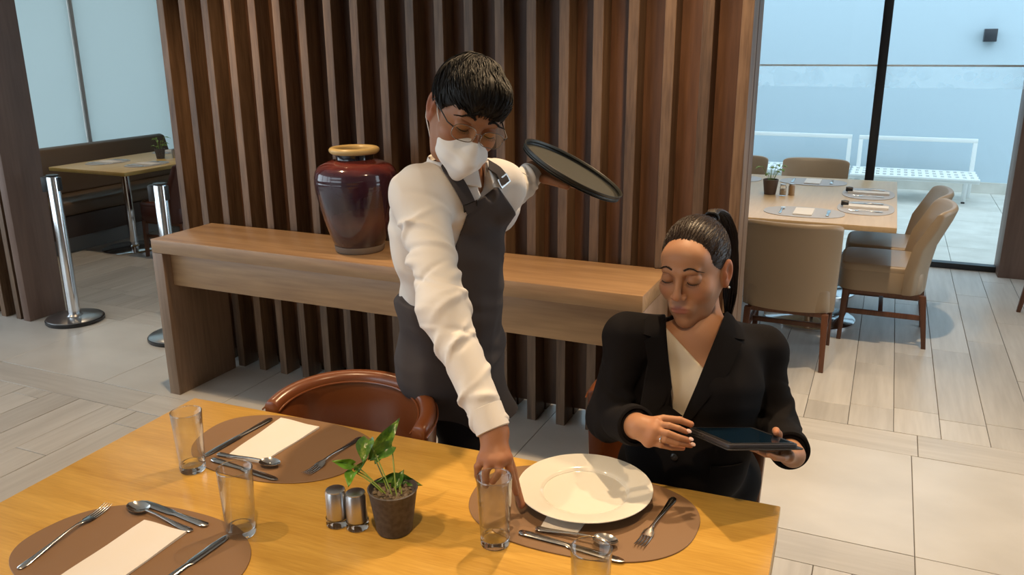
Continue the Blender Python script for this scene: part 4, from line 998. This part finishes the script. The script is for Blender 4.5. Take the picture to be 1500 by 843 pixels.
# apron: bib and wrap skirt
KNR=np.array((-1.0289,1.8803,0.6505)); KN=HP+(KNR-HP)*1.0; KN[2]=.60
skirt=[('e',AB,(.140,.110,.16),tf,0),('e',HP,(.160,.116,.15),tf,.06),('c',HP+tf@A3(-.06,0,-.05),A3(HP[0]-.04,HP[1]+.10,.60),.100,.098,.05),('c',HP+tf@A3(.06,0,-.05),A3(HP[0]+.06,HP[1]+.11,.60),.100,.098,.07)]
B0=np.array((-0.9065,1.7785,1.3698),F32); B1=np.array((-0.8321,1.8564,1.3664),F32); B2=np.array(lerp(CH,neck0,.3)-CAMF*-.11,F32)
vw=np.array((-0.8762,1.7567,1.3308))-A3(0,0,HC); vw/=np.linalg.norm(vw)
def plane(a,b,inside):
    n=np.cross(vw,np.array(b)-np.array(a)); n/=np.linalg.norm(n); return (n if (np.array(inside)-np.array(a))@n<0 else -n).astype(F32)
INB=(-0.8694,1.7978,1.2716)
NL=plane((-0.9065,1.7785,1.3698),(-0.9753,1.7588,1.1915),INB); NT=plane((-0.9065,1.7785,1.3698),(-0.8515,1.8677,1.4283),INB); NR=plane((-0.8365,1.8624,1.3908),(-0.7575,1.9036,1.2672),INB); NF=vw.astype(F32)
def apron_fn(P):
    q=(P-np.array(HP,F32))@tf.astype(F32); x,y,z=q[:,0],q[:,1],q[:,2]
    up=smax(shirt_fn(P)-.006,tors(P)-.055,.004); dn=union(P,skirt)-.014-.002*wob(P*np.array((.6,.6,1.7),F32),[42,55],77)-.006*wob(P*np.array((1,1,.35),F32),[38,61,30],12)
    d=smin(up,dn,.05); hw=np.interp(z,[-.4,-.05,.12,.25],[.5,.4,.34,.22]).astype(F32); yb=np.interp(z,[-.4,.12,.24,.30],[-.22,-.20,-.08,.02]).astype(F32)
    low=np.maximum(np.maximum(np.abs(x)-hw,z-.29),-(y-yb))
    bib=smax(smax((P-B0)@NL,(P-B0)@NT,.01),(P-B1)@NR,.01); bib=np.maximum(bib,(P-B2)@NF)
    d=smax(d,np.minimum(low,bib),.005); d=np.maximum(d,.645-P[:,2])
    return d
lo,hi=bounds([CH,HP,AB,A3(HP[0],HP[1],.7)],.26); apron=sdf_obj('apron',apron_fn,lo,hi,.0048,M['apron'],wa)
sh=lambda P: np.minimum(shirt_fn(P),apron_fn(P))
for s in (-1,1):
    nr,fr=(((-0.7149,1.4081,1.4425),(-0.7313,1.4097,1.4704),(-0.7501,1.4103,1.4982),(-0.7668,1.4093,1.5186),(-0.7751,1.4089,1.5287)),((-1.1170,2.2001,1.2695),(-1.1426,2.2027,1.3131),(-1.1720,2.2036,1.3566),(-1.1981,2.2021,1.3884),(-1.2112,2.2014,1.4042))) if s<0 else (((-0.6651,1.4457,1.4901),(-0.6713,1.4470,1.5027),(-0.6797,1.4466,1.5129),(-0.6900,1.4440,1.5193),(-0.6990,1.4416,1.5244)),((-1.0391,2.2590,1.3438),(-1.0489,2.2610,1.3636),(-1.0620,2.2602,1.3795),(-1.0781,2.2562,1.3895),(-1.0922,2.2525,1.3975)))
    a,b,c_,d_,e_=[hit(shirt_fn,p,q) for p,q in zip(nr,fr)]
    ribbon('strap',shirt_fn,[a,b,c_,d_,e_],.031,.004,M['apron'],apron,.005,24)
    bk=a*.6+b*.4; pb,nb=snap(shirt_fn,bk,.006); u=frame(nb,tf[:,2])
    vs=[]
    for (x,y) in ((-.019,-.012),(.019,-.012),(.019,.012),(-.019,.012)):
        for (a_,b_) in ((x,y),(x*.8,y*.7)):
            for t in (0,.003): vs.append(pb+u@A3(a_,t,b_))
    fs=[]
    for i in range(4):
        j=(i+1)%4; o0,o1,i0,i1=[i*4+q for q in range(4)]; p0,p1,k0,k1=[j*4+q for q in range(4)]
        fs += [(o1,p1,k1,i1),(o0,i0,k0,p0),(o0,p0,p1,o1),(i0,i1,k1,k0)]
    G().add(vs,fs).build('buckle',M['silver'],apron)
# trousers and shoes
FTR=A3(HP[0]-.06,HP[1]+.05,.09); FTL=A3(HP[0]+.11,HP[1]+.16,.09)
tr=[('e',HP,(.135,.10,.12),tf,0)]
for hipx,ft in ((-.07,FTR),(.07,FTL)):
    hp=HP+tf@A3(hipx,0,-.06); kn=lerp(hp,ft,.48)+A3(.01,-.03,0); tr += [('c',hp,kn,.085,.062,.03),('c',kn,ft,.062,.05,.03)]
def trs(P): return np.maximum(union(P,tr)-.004*wob(P,[30,50],5),.05-P[:,2])
lo,hi=bounds([HP,FTR,FTL],.16); lo[2]=.03; sdf_obj('trousers',trs,lo,hi,.008,M['trousers'],wa)
def shoe(parent,ft,yaw):
    f=A3(math.cos(yaw),math.sin(yaw),0); b=A3(ft[0],ft[1],.05)
    pr=[('c',b-f*.03,b+f*.03,.045,.044,0),('c',b+f*.03-A3(0,0,.008),b+f*.17-A3(0,0,.012),.042,.034,.03)]
    fn=lambda P: np.maximum(union(P,pr),.001-P[:,2]); lo,hi=bounds([b-f*.08,b+f*.22],.06); lo[2]=-.01; return sdf_obj('shoe',fn,lo,hi,.005,M['shoe'],parent)
shoe(wa,FTR,-1.0); shoe(wa,FTL,-.9)
# hair
def hair_m(P):
    x,y,z=P.T; d=ell(P,(0,-.014,.043),(.084,.101,.088)); d=smin(d,ell(P,(0,.056,.070),(.062,.047,.036)),.03)
    zb=np.interp(y,[-.12,-.03,-.005,.02,.035,.06,.12],[-.065,-.05,.014,-.004,.022,.037,.035]).astype(F32); zb=zb+.002*np.sin(x*160+y*60)
    d=d-.0028*wob(P*np.array((1,.6,.6),F32),[90,140],4); return smax(d,zb-z,.006)
hm=sdf_obj('hair',lambda P: hair_m(P),(-.11,-.14,-.09),(.11,.13,.16),.0028,M['hair_black'],wa)
me=hm.data; co=np.empty(len(me.vertices)*3,F32); me.vertices.foreach_get('co',co); co=HCN+co.reshape(-1,3)@HBS.T; me.vertices.foreach_set('co',co.astype(F32).ravel()); me.update()
rt=[]; r_=np.random.RandomState(3)
while len(rt)<1500:
    v=r_.normal(size=3); v/=np.linalg.norm(v); p=A3(0,-.014,.045)+v*A3(.085,.102,.09)
    if p[2]<(.05 if p[1]>.03 else (-.03 if p[1]<-.02 else .03)): continue
    rt.append(p)
crown=A3(.02,-.055,.12)
def flow_m(P):
    d=P-crown; d=d*A3(1.,1.15,1); f=np.tile(A3(.10,.65,-.10),(len(P),1)); t=np.exp(-((P[:,2]-.02)/.05)**2)[:,None]; return d/np.linalg.norm(d,axis=1)[:,None]*.9+f*(P[:,1:2]>-.05)+t*A3(0,0,-.8)
strands(hm,'hair_locks',hair_m,HBS,HCN,rt,flow_m,r_.uniform(.022,.05,1500),.0017,M['hair_black'],.003,6,3,.28)
# mask with ear loops
def mask_fn(P):
    b=smin(ell(P,(0,.058,-.058),(.060,.058,.052)),cap(P,(0,.112,-.018),(0,.118,-.062),.006,.008),.035); b=smin(b,cap(P,(0,.118,-.062),(0,.088,-.108),.008,.012),.03)
    x,y,z=P.T; cut=z-(-.012+.010*np.exp(-(x/.014)**2)-.10*np.abs(x)+.0*y); b=b-.0012*np.sin(z*210+x*12)*np.exp(-((z+.06)/.035)**2)
    return smax(smax(b,cut,.006),np.maximum(np.abs(x)-.066,.012-y+ .25*np.abs(z+.06)),.008)
mk=sdf_obj('face_mask',mask_fn,(-.09,-.02,-.14),(.09,.15,.02),.0025,M['mask'],wa)
me=mk.data; co=np.empty(len(me.vertices)*3,F32); me.vertices.foreach_get('co',co); co=HCN+co.reshape(-1,3)@HBS.T; me.vertices.foreach_set('co',co.astype(F32).ravel()); me.update()
for s in (-1,1):
    tubes('ear_loop',[to_world(HBS,HCN,[(s*.058,.048,-.030),(s*.070,.02,-.008),(s*.0795,-.006,.026),(s*.083,-.020,.026)]),to_world(HBS,HCN,[(s*.056,.034,-.085),(s*.072,.004,-.052),(s*.080,-.014,-.036),(s*.083,-.020,-.02)])],.0014,M['mask'],mk,6,False)
# eyeglasses
gl=None; mg=mat('thin_metal_frame',(.25,.22,.20),.25,1)
def lens(s):
    o=[]; 
    for x,z in superellipse(.0265,.0185,36,2.8): o.append((s*.0335+x,.1135-.10*abs(s*.0335+x)-.0,.003+z))
    return o
lp=[to_world(HBS,HCN,lens(s)+lens(s)[:1]) for s in (-1,1)]
gl=tubes('eyeglasses',lp+[to_world(HBS,HCN,[(-.008,.113,.009),(0,.1165,.012),(.008,.113,.009)])],.0011,mg,wa,6,False)
for s in (-1,1):
    tubes('temple',[to_world(HBS,HCN,[(s*.060,.107,.010),(s*.072,.095,.012),(s*.0815,.0,.016),(s*.082,-.02,.006)])],.0016,M['blackplastic'],gl,6,False)
    L_=to_world(HBS,HCN,lens(s)); G().add([q+HB@A3(0,.0004,0) for q in L_],[tuple(range(len(L_)))]).build('lens',M['tumbler'],gl)

# tray ------------------------------------------------------------------
ty=thing('serving_tray','round black serving tray the waiter holds up on his left hand','tray',tuple(TC))
ty.matrix_world=Matrix(((TX[0],TY[0],TN[0],TC[0]),(TX[1],TY[1],TN[1],TC[1]),(TX[2],TY[2],TN[2],TC[2]),(0,0,0,1)))
rr_=.167
G().lathe(smooth_prof([(.0001,-.008),(rr_-.016,-.008),(rr_-.006,-.003),(rr_-.001,.009),(rr_+.001,.0125),(rr_-.002,.013),(rr_-.006,.006),(rr_-.014,-.0035),(.0001,-.004)],4),n=90).build('tray_body',M['tray'],ty,smooth=True,auto=80)
G().lathe([(.0001,-.0035),(rr_-.017,-.0035),(rr_-.0175,-.0028),(.0001,-.0026)],n=80).build('non_slip_lining',M['tray_mat'],ty,smooth=True)

# =================================================================== WOMAN
wo=thing('person','seated woman in black blazer and cream top with ponytail, looking down at a tablet','person',(-.40,2.10,0)); 
SKF=(.43,.215,.115)
FB=head_basis(math.radians(-35),math.radians(21),math.radians(-6)); FC=np.array((-0.3958,1.9796,1.2126))
hw_=head_sdf(True); V,Q=nets(hw_,(-.1,-.12,-.14),(.1,.135,.13),.002); parts=[(FC+(V*A3(1.01,1.03,1.06))@FB.T,Q,face_cols(V,SKF,True))]
FBs=FB@np.diag([1.01,1.03,1.06])
nk=np.array((-0.3627,1.9678,1.0592)); sR=np.array((-0.5263,1.8701,1.0543)); sL=np.array((-0.2309,2.0968,0.9925)); eR=np.array((-0.5517,1.8182,0.8576)); wR=np.array((-0.4334,1.6784,0.9151)); eL=np.array((-0.1744,2.0378,0.8020)); wL=np.array((-0.1523,1.8711,0.8387))
bf=frame((-.10,-1,0),(0,0,1)); cH=np.array((-0.3776,1.9788,0.9191)); wA=np.array((-0.3848,1.9494,0.7490)); hP=A3(-.405,2.10,.585)
kR=A3(-.50,1.66,.56); kL=A3(-.28,1.67,.56)
tW=[('e',cH,(.148,.098,.155),bf,0),('e',wA,(.128,.095,.14),bf,.07),('e',hP,(.165,.125,.115),bf,.07),('c',sR,sL,.043,.043,.05),('c',lerp(sR,sL,.5)+A3(0,0,.0),nk,.06,.048,.05),
    ('e',cH+bf@A3(-.065,.065,.005),(.058,.055,.058),bf,.04),('e',cH+bf@A3(.065,.065,.005),(.058,.055,.058),bf,.04)]
torW=lambda P: union(P,tW)
def skinW(P): return smin(torW(P),cap(P,nk,FC+FB@A3(0,-.025,-.05),.047,.045),.03)
lo,hi=bounds([sR,sL,cH,nk,FC,hP],.15); V,Q=nets(skinW,lo,hi,.005); parts.append((V,Q,flatcol(V,SKF)))
# tablet geometry first, so the hands can hold it
TA,TD=np.array((-0.3383,1.7742,0.8852)),np.array((-0.2330,1.6400,0.9247)); TCn=np.array((-0.1000,1.7542,0.8994))
tx=TCn-TD; txl=np.linalg.norm(tx); tx/=txl; tyv=TA-TD; tyl=np.linalg.norm(tyv); tyv-=tx*(tyv@tx); tyv/=np.linalg.norm(tyv); tz=np.cross(tx,tyv)
if tz[2]<0: tz=-tz
def tb_(u,v,wn=0): return TD+tx*(u*txl)+tyv*(v*tyl)+tz*wn
# right hand (image left) pinching the left side
kk=[(-0.3989,1.6761,0.9311),(-0.3994,1.6617,0.9224),(-0.4035,1.6557,0.9093),(-0.4108,1.6561,0.8960)]
ff=[[kk[0],(-0.3695,1.6683,0.9368),(-0.3490,1.6726,0.9322),(-0.3327,1.6835,0.9222)],[kk[1],(-0.3684,1.6537,0.9254),(-0.3455,1.6612,0.9166),(-0.3260,1.6779,0.9061)],[kk[2],(-0.3729,1.6501,0.9097),(-0.3477,1.6610,0.9014),(-0.3223,1.6858,0.8898)],[kk[3],(-0.3820,1.6527,0.8950),(-0.3601,1.6646,0.8871),(-0.3401,1.6858,0.8794)]]
th=[(-0.4275,1.6843,0.9254),(-0.3905,1.7037,0.9340),(-0.3558,1.7152,0.9321),(-0.3319,1.7210,0.9239)]
f,(lo,hi)=hand_fn(wR,.029,kk,ff,th,.0074,lerp(eR,wR,.8)); V,Q=nets(f,lo,hi,.002); parts.append((V,Q,flatcol(V,SKF,[q[-1] for q in ff]+[th[-1]]+kk,.4)))
# left hand: thumb on top of the right side, fingers beneath
wL=tb_(1.06,.42,-.055)+A3(.02,.05,-.0)
kl=[tb_(1.02,.62,-.03),tb_(1.03,.48,-.033),tb_(1.03,.34,-.033),tb_(1.0,.2,-.03)]
fl=[[kl[0],tb_(.86,.62,-.026),tb_(.72,.58,-.022),tb_(.60,.55,-.018)],[kl[1],tb_(.84,.44,-.028),tb_(.68,.40,-.024),tb_(.55,.38,-.018)],[kl[2],tb_(.84,.26,-.030),tb_(.68,.22,-.026),tb_(.56,.20,-.018)],[kl[3],tb_(.84,.10,-.030),tb_(.70,.06,-.026),tb_(.60,.05,-.018)]]
tl=[tb_(1.10,.58,-.025),tb_(1.08,.55,.006),tb_(.97,.45,.018),tb_(.90,.34,.0175)]
f,(lo,hi)=hand_fn(wL,.029,kl,fl,tl,.0076,lerp(eL,wL,.7)); V,Q=nets(f,lo,hi,.002); parts.append((V,Q,flatcol(V,SKF,[tl[-1]],.5)))
bodyW=merge_mesh('body',parts,M['skin_f'],wo)
face_details(wo,FBs,FC,True,M['hair_brown'])
# nails
def nail(tip,prev,up,parent,r=.0052):
    t=np.array(tip)-np.array(prev); t/=np.linalg.norm(t); u=np.array(up,float); u-=t*(u@t); u/=np.linalg.norm(u); s=np.cross(t,u)
    R=np.stack([s,t,u],1); V,Q=nets(lambda P: ell(P,(0,0,0),(r,r*1.35,r*.42)),(-.009,-.011,-.005),(.009,.011,.005),.0012); return fast_mesh('fingernail',np.array(tip)+t*.002+u*.0058+V@R.T,Q,M['nail'],parent)
B_=-CAMF*.8+CAMU*.6
for q in ff[:3]: nail(q[-1],q[-2],B_,wo)
# top
def top_fn(P):
    d=torW(P)-.0045-.0015*wob(P,[40,70],2); q=(P-cH.astype(F32))@bf.astype(F32); n1=q[:,2]-(.085+.55*(-q[:,0]-.0)*.6+.0); return np.maximum(np.maximum(d,n1),-(q[:,1]-.0))
# neckline falls from the image left shoulder to the right
def top_fn(P):
    d=torW(P)-.0045-.0015*wob(P,[40,70],2); e=(P-np.array((-0.4226,1.8786,1.0783),F32)); nl=np.array((-0.3325,1.8893,0.9862))-np.array((-0.4226,1.8786,1.0783)); nl/=np.linalg.norm(nl); view=np.array((-0.3838,1.8796,1.0276))-A3(0,0,HC); view/=np.linalg.norm(view); pn=np.cross(view,nl); pn/=np.linalg.norm(pn)
    if pn[2]<0: pn=-pn
    q=(P-cH.astype(F32))@bf.astype(F32); return np.maximum(np.maximum(d,e@pn.astype(F32)),-(q[:,1]-.0))
lo,hi=bounds([cH,wA,nk],.17); sdf_obj('top',top_fn,lo,hi,.004,M['top'],wo)
# blazer
VA=np.array((-0.3708,1.8102,0.7941)); VL=np.array((-0.4477,1.8918,1.1542)); VR=np.array((-0.2864,1.9749,1.1877)); view=np.array((-0.3727,1.8744,0.9959))-A3(0,0,HC); view/=np.linalg.norm(view)
VM=np.array((-0.3878,1.8169,0.8383))
def wedge(P):
    nl=np.cross(view,VM-VL); nl/=np.linalg.norm(nl); nr=np.cross(view,VM-VR); nr/=np.linalg.norm(nr)
    ml=np.array((-0.3799,1.8915,1.0591))
    if (ml-VL)@nl>0: nl=-nl
    if (ml-VR)@nr>0: nr=-nr
    q=P-VM.astype(F32); return smax(smax(q@nl.astype(F32),(P-VR.astype(F32))@nr.astype(F32),.02),((P-nk.astype(F32))@bf.astype(F32)[:,1])*-1-.02,.01)
jaR=[(sR,eR),(eR,wR)]
wLe=lerp(eL,wL,.86)
def jacket_fn(P):
    t=torW(P)-.019-.004*wob(P,[17,29],11)-.0025*wob(P*np.array((.5,.5,1.5),F32),[46,60],31)
    sk=union(P,[('e',hP+A3(0,-.01,.03),(.185,.145,.12),bf,0),('e',wA,(.145,.115,.14),bf,.05)])-.008-.004*wob(P,[30,44],3)
    t=smin(t,sk,.05)
    r=smin(cap(P,sR,eR,.046,.052),cap(P,eR,lerp(eR,wR,.80),.054,.041),.03)-folds(P,sR,eR,.010,48,21)-folds(P,eR,wR,.008,70,2)
    l=smin(cap(P,sL,eL,.046,.050),cap(P,eL,lerp(eL,wL,.78),.052,.042),.03)-folds(P,sL,eL,.010,46,13)
    d=smin(smin(t,r,.03),l,.03); d=smax(d,-(wedge(P)),.003)
    nkc=cap(P,nk-A3(0,0,.02),FC+FB@A3(0,-.02,-.05),.060,.07); d=smax(d,-nkc,.006)
    for e_,w_ in ((eR,wR),(eL,wL)):
        a=((w_-e_)/np.linalg.norm(w_-e_)).astype(F32); c_=np.array(lerp(e_,w_,.84),F32); d=smax(d,np.where(np.linalg.norm(P-c_,axis=1)<.085,(P-c_)@a,-1),.004)
    return np.maximum(d,.535-P[:,2])
lo,hi=bounds([sR,sL,eR,eL,wR,wL,cH,hP,nk],.20); jk=sdf_obj('blazer',jacket_fn,lo,hi,.0048,M['jacket'],wo)
# sleeves open ends, lapels, pocket flap, button
for a_,b_ in ((eR,wR),(eL,wL)):
    ax=(b_-a_)/np.linalg.norm(b_-a_); o=cuff('sleeve_end',a_,lerp(a_,b_,.86),ax,jk,.046,.044,.03); o.data.materials.clear(); o.data.materials.append(M['jacket'])
def lapel(pts,parent,label=None):
    """pts: outline pairs (inner, outer) from neck to the button"""
    vs=[]; n=len(pts)
    for a,b in pts:
        pa,na=snap(jacket_fn,a,.0035); pb,nb=snap(jacket_fn,b,.006); mid,nm=snap(jacket_fn,lerp(a,b,.5),.0065); 
        vs += [pa,mid,pb,pb-nb*.004,mid-nm*.005,pa-na*.003]
    fs=[(i*6+k,i*6+(k+1)%6,(i+1)*6+(k+1)%6,(i+1)*6+k) for i in range(n-1) for k in range(6)]+[tuple(range(6)),tuple((n-1)*6+k for k in range(5,-1,-1))]
    return G().add(vs,fs).build('lapel',M['jacket'],parent,smooth=True,auto=40)
lapel([((-0.2989,1.9622,1.1657),(-0.2703,1.9991,1.1343)),((-0.3032,1.9407,1.1404),(-0.2483,1.9872,1.1021)),((-0.3122,1.9142,1.1061),(-0.2385,1.9586,1.0706)),((-0.3164,1.9073,1.0905),(-0.2774,1.9300,1.0712)),((-0.3185,1.9038,1.0827),(-0.2539,1.9374,1.0616)),((-0.3292,1.8732,1.0380),(-0.2846,1.8903,0.9935)),((-0.3470,1.8351,0.9800),(-0.3182,1.8471,0.9416)),((-0.3661,1.8057,0.9152),(-0.3508,1.8025,0.8842)),((-0.3744,1.7920,0.8844),(-0.3693,1.7883,0.8658))],jk)
lapel([((-0.4409,1.8884,1.1697),(-0.4684,1.8816,1.1512)),((-0.4355,1.8713,1.1445),(-0.4774,1.8570,1.1229)),((-0.4261,1.8530,1.1102),(-0.4790,1.8318,1.0823)),((-0.4204,1.8392,1.0949),(-0.4522,1.8314,1.0793)),((-0.4193,1.8367,1.0856),(-0.4685,1.8201,1.0670)),((-0.4076,1.8128,1.0305),(-0.4424,1.8000,1.0038)),((-0.3962,1.7981,0.9689),(-0.4170,1.7813,0.9460)),((-0.3872,1.7848,0.9150),(-0.3952,1.7748,0.8951)),((-0.3803,1.7894,0.8844),(-0.3829,1.7832,0.8690))],jk)
pb,nb=snap(jacket_fn,(-0.3866,1.7670,0.7884),.0015); u=frame(nb); V=[(pb+u@A3(.009*math.cos(t)*r,y,.009*math.sin(t)*r)) for r,y in ((1,0),(1,.003),(.6,.004)) for t in np.linspace(0,2*PI,16,endpoint=False)]
G().add(V,[(i*16+k,i*16+(k+1)%16,(i+1)*16+(k+1)%16,(i+1)*16+k) for i in range(2) for k in range(16)]+[tuple(32+k for k in range(16)),tuple(range(15,-1,-1))]).build('button',M['button'],jk,smooth=True)
ribbon('pocket_flap',jacket_fn,[(-0.3002,1.8290,0.7541),(-0.2203,1.8858,0.7483)],.03,.004,M['jacket'],jk,.002,12)
# trousers (seated) and shoes
fR=A3(-.52,1.72,.09); fL=A3(-.27,1.74,.09)
tw=[('e',hP,(.155,.12,.10),bf,0)]
for hx,k_,f_ in ((-.08,kR,fR),(.08,kL,fL)):
    h_=hP+bf@A3(-hx,.02,-.03); tw += [('c',h_,k_,.082,.062,.03),('c',k_-A3(0,0,.005),f_,.058,.045,.02)]
sdf_obj('trousers',lambda P: np.maximum(union(P,tw)-.003*wob(P,[35,50],7),.05-P[:,2]),*[b for b in bounds([hP,kR,kL,fR,fL],.15)],.007,M['trousers'],wo)
shoe(wo,fR,-1.6); shoe(wo,fL,-1.5)
# hair: tight cap and ponytail
SC=A3(.95,.97,.97)
def hair_f(P):
    x,y,z=P.T; d=ell(P,(0,-.018,.038),(.0775,.094,.086)); zb=np.interp(y,[-.12,-.045,-.02,-.005,.012,.03,.05,.07,.09,.12],[-.05,-.045,-.02,.006,.008,.014,.038,.062,.072,.074]).astype(F32)+.0015*np.sin(x*240); 
    return smax(d-.0008*np.sin(np.arctan2(x,z-.02)*70),zb-z,.006)
pony=A3(.01,-.088,.088)
hc=sdf_obj('hair',hair_f,(-.1,-.14,-.07),(.1,.12,.15),.0026,M['hair_brown'],wo); me=hc.data; co=np.empty(len(me.vertices)*3,F32); me.vertices.foreach_get('co',co); co=FC+co.reshape(-1,3)@FBs.T; me.vertices.foreach_set('co',co.astype(F32).ravel()); me.update()
rt=[]
while len(rt)<900:
    v=r_.normal(size=3); v/=np.linalg.norm(v); p=A3(0,-.018,.038)+v*A3(.0775,.094,.086); zb=np.interp(p[1],[-.12,-.045,-.02,-.005,.012,.03,.05,.07,.09,.12],[-.05,-.045,-.02,.006,.008,.014,.038,.062,.072,.074])
    if p[2]<zb+.002: continue
    rt.append(p)
strands(hc,'hair_strands',hair_f,FBs,FC,rt,lambda P: pony-P,r_.uniform(.03,.06,900),.0011,M['hair_brown'],.0016,6,3,.02)
# ponytail
pp=[FC+FBs@pony,(-0.3762,2.0873,1.3426),(-0.3597,2.1341,1.3229),(-0.3445,2.1572,1.2673),(-0.3369,2.1560,1.1820),(-0.3322,2.1464,1.1102),(-0.3301,2.1273,1.0481)]
pr=[.013,.015,.018,.021,.022,.019,.006]
g=G()
for k in range(320):
    a=r_.rand()*2*PI; q=math.sqrt(r_.rand()); ln=r_.uniform(.75,1.0); P_=[]
    for i,(c_,r0) in enumerate(zip(pp,pr)): P_.append(np.array(c_)+(CAMR*math.cos(a)+CAMF*math.sin(a)*.8)*r0*q*.92+ (CAMR*r_.normal()+CAMU*r_.normal())*.0012)
    T=[]; 
    for t in np.linspace(0,ln,16): u=t*(len(P_)-1); i=min(int(u),len(P_)-2); w_=u-i; w_=w_; a0=P_[max(i-1,0)];a1=P_[i];a2=P_[i+1];a3=P_[min(i+2,len(P_)-1)]; T.append(.5*((2*a1)+(-a0+a2)*w_+(2*a0-5*a1+4*a2-a3)*w_*w_+(-a0+3*a1-3*a2+a3)*w_**3))
    g.tube(T,[.0024*(1-.6*(i/15)**2) for i in range(16)],3)
g.build('ponytail',M['hair_brown'],hc,smooth=True,auto=False,fix=False)
u=frame(np.array(pp[1])-np.array(pp[0])); V=[np.array(pp[0])*.5+np.array(pp[1])*.5+u@A3((.0155+.004*math.cos(s))*math.cos(t),.004*math.sin(s),(.0155+.004*math.cos(s))*math.sin(t)) for t in np.linspace(0,2*PI,20,endpoint=False) for s in np.linspace(0,2*PI,8,endpoint=False)]
G().add(V,[(i*8+k,i*8+(k+1)%8,((i+1)%20)*8+(k+1)%8,((i+1)%20)*8+k) for i in range(20) for k in range(8)]).build('hair_tie',M['blackplastic'],hc,smooth=True)
p_=FC+FBs@A3(.0835,-.004,-.036); V,Q=nets(lambda P: ell(P,(0,0,0),(.0035,.0035,.0035)),(-.006,)*3,(.006,)*3,.0012); fast_mesh('earring',V+p_,Q,M['silver'],wo)
# ring on her right hand
c_=lerp(ff[2][0],ff[2][1],.75); u=frame(np.array(ff[2][1])-np.array(ff[2][0])); V=[c_+u@A3((.0088+.0009*math.cos(s))*math.cos(t),.0009*math.sin(s)*1.5,(.0088+.0009*math.cos(s))*math.sin(t)) for t in np.linspace(0,2*PI,20,endpoint=False) for s in np.linspace(0,2*PI,6,endpoint=False)]
G().add(V,[(i*6+k,i*6+(k+1)%6,((i+1)%20)*6+(k+1)%6,((i+1)%20)*6+k) for i in range(20) for k in range(6)]).build('finger_ring',M['silver'],wo,smooth=True)

# tablet -----------------------------------------------------------------
tt=thing('tablet','dark tablet computer in a black folding case held by the woman','tablet')
tt.matrix_world=Matrix(((tx[0],tyv[0],tz[0],TD[0]),(tx[1],tyv[1],tz[1],TD[1]),(tx[2],tyv[2],tz[2],TD[2]),(0,0,0,1)))
def rrect(x0,x1,y0,y1,r,n=6):
    o=[]
    for cx,cy,a0 in ((x1-r,y1-r,0),(x0+r,y1-r,90),(x0+r,y0+r,180),(x1-r,y0+r,270)):
        for k in range(n+1): a=math.radians(a0+90*k/n); o.append((cx+r*math.cos(a),cy+r*math.sin(a)))
    return o
G().prism(rrect(0,txl,0,tyl,.012),-.004,.0055).build('case_shell',mat('tablet_case',(.03,.026,.03),.45),tt,bevel=.0018,seg=2)
G().prism(rrect(.005,txl-.005,.005,tyl-.005,.009),.0055,.0068).build('bezel',M['blackplastic'],tt,bevel=.0004,seg=1)
G().prism(rrect(.014,txl-.014,.012,tyl-.012,.003),.0068,.0071).build('screen',mat('tablet_screen',(.004,.014,.03),.04,coat=.4),tt)
G().prism(rrect(-.002,txl+.014,-.001,tyl+.003,.008),-.0072,-.0042).build('folded_cover',mat('tablet_cover',(.02,.019,.022),.5),tt,bevel=.0008,seg=1)
for q in (.58,.66): G().box(-.0012,.0004,tyl*q,tyl*q+.008,-.0005,.0025).build('side_button',M['brushed'],tt)
# figure parts were shaped at their real places; hang them under the standing points
for root in (wa,wo):
    for ch in COL.objects:
        if ch.parent==root: ch.location=(-root.location[0],-root.location[1],-root.location[2])
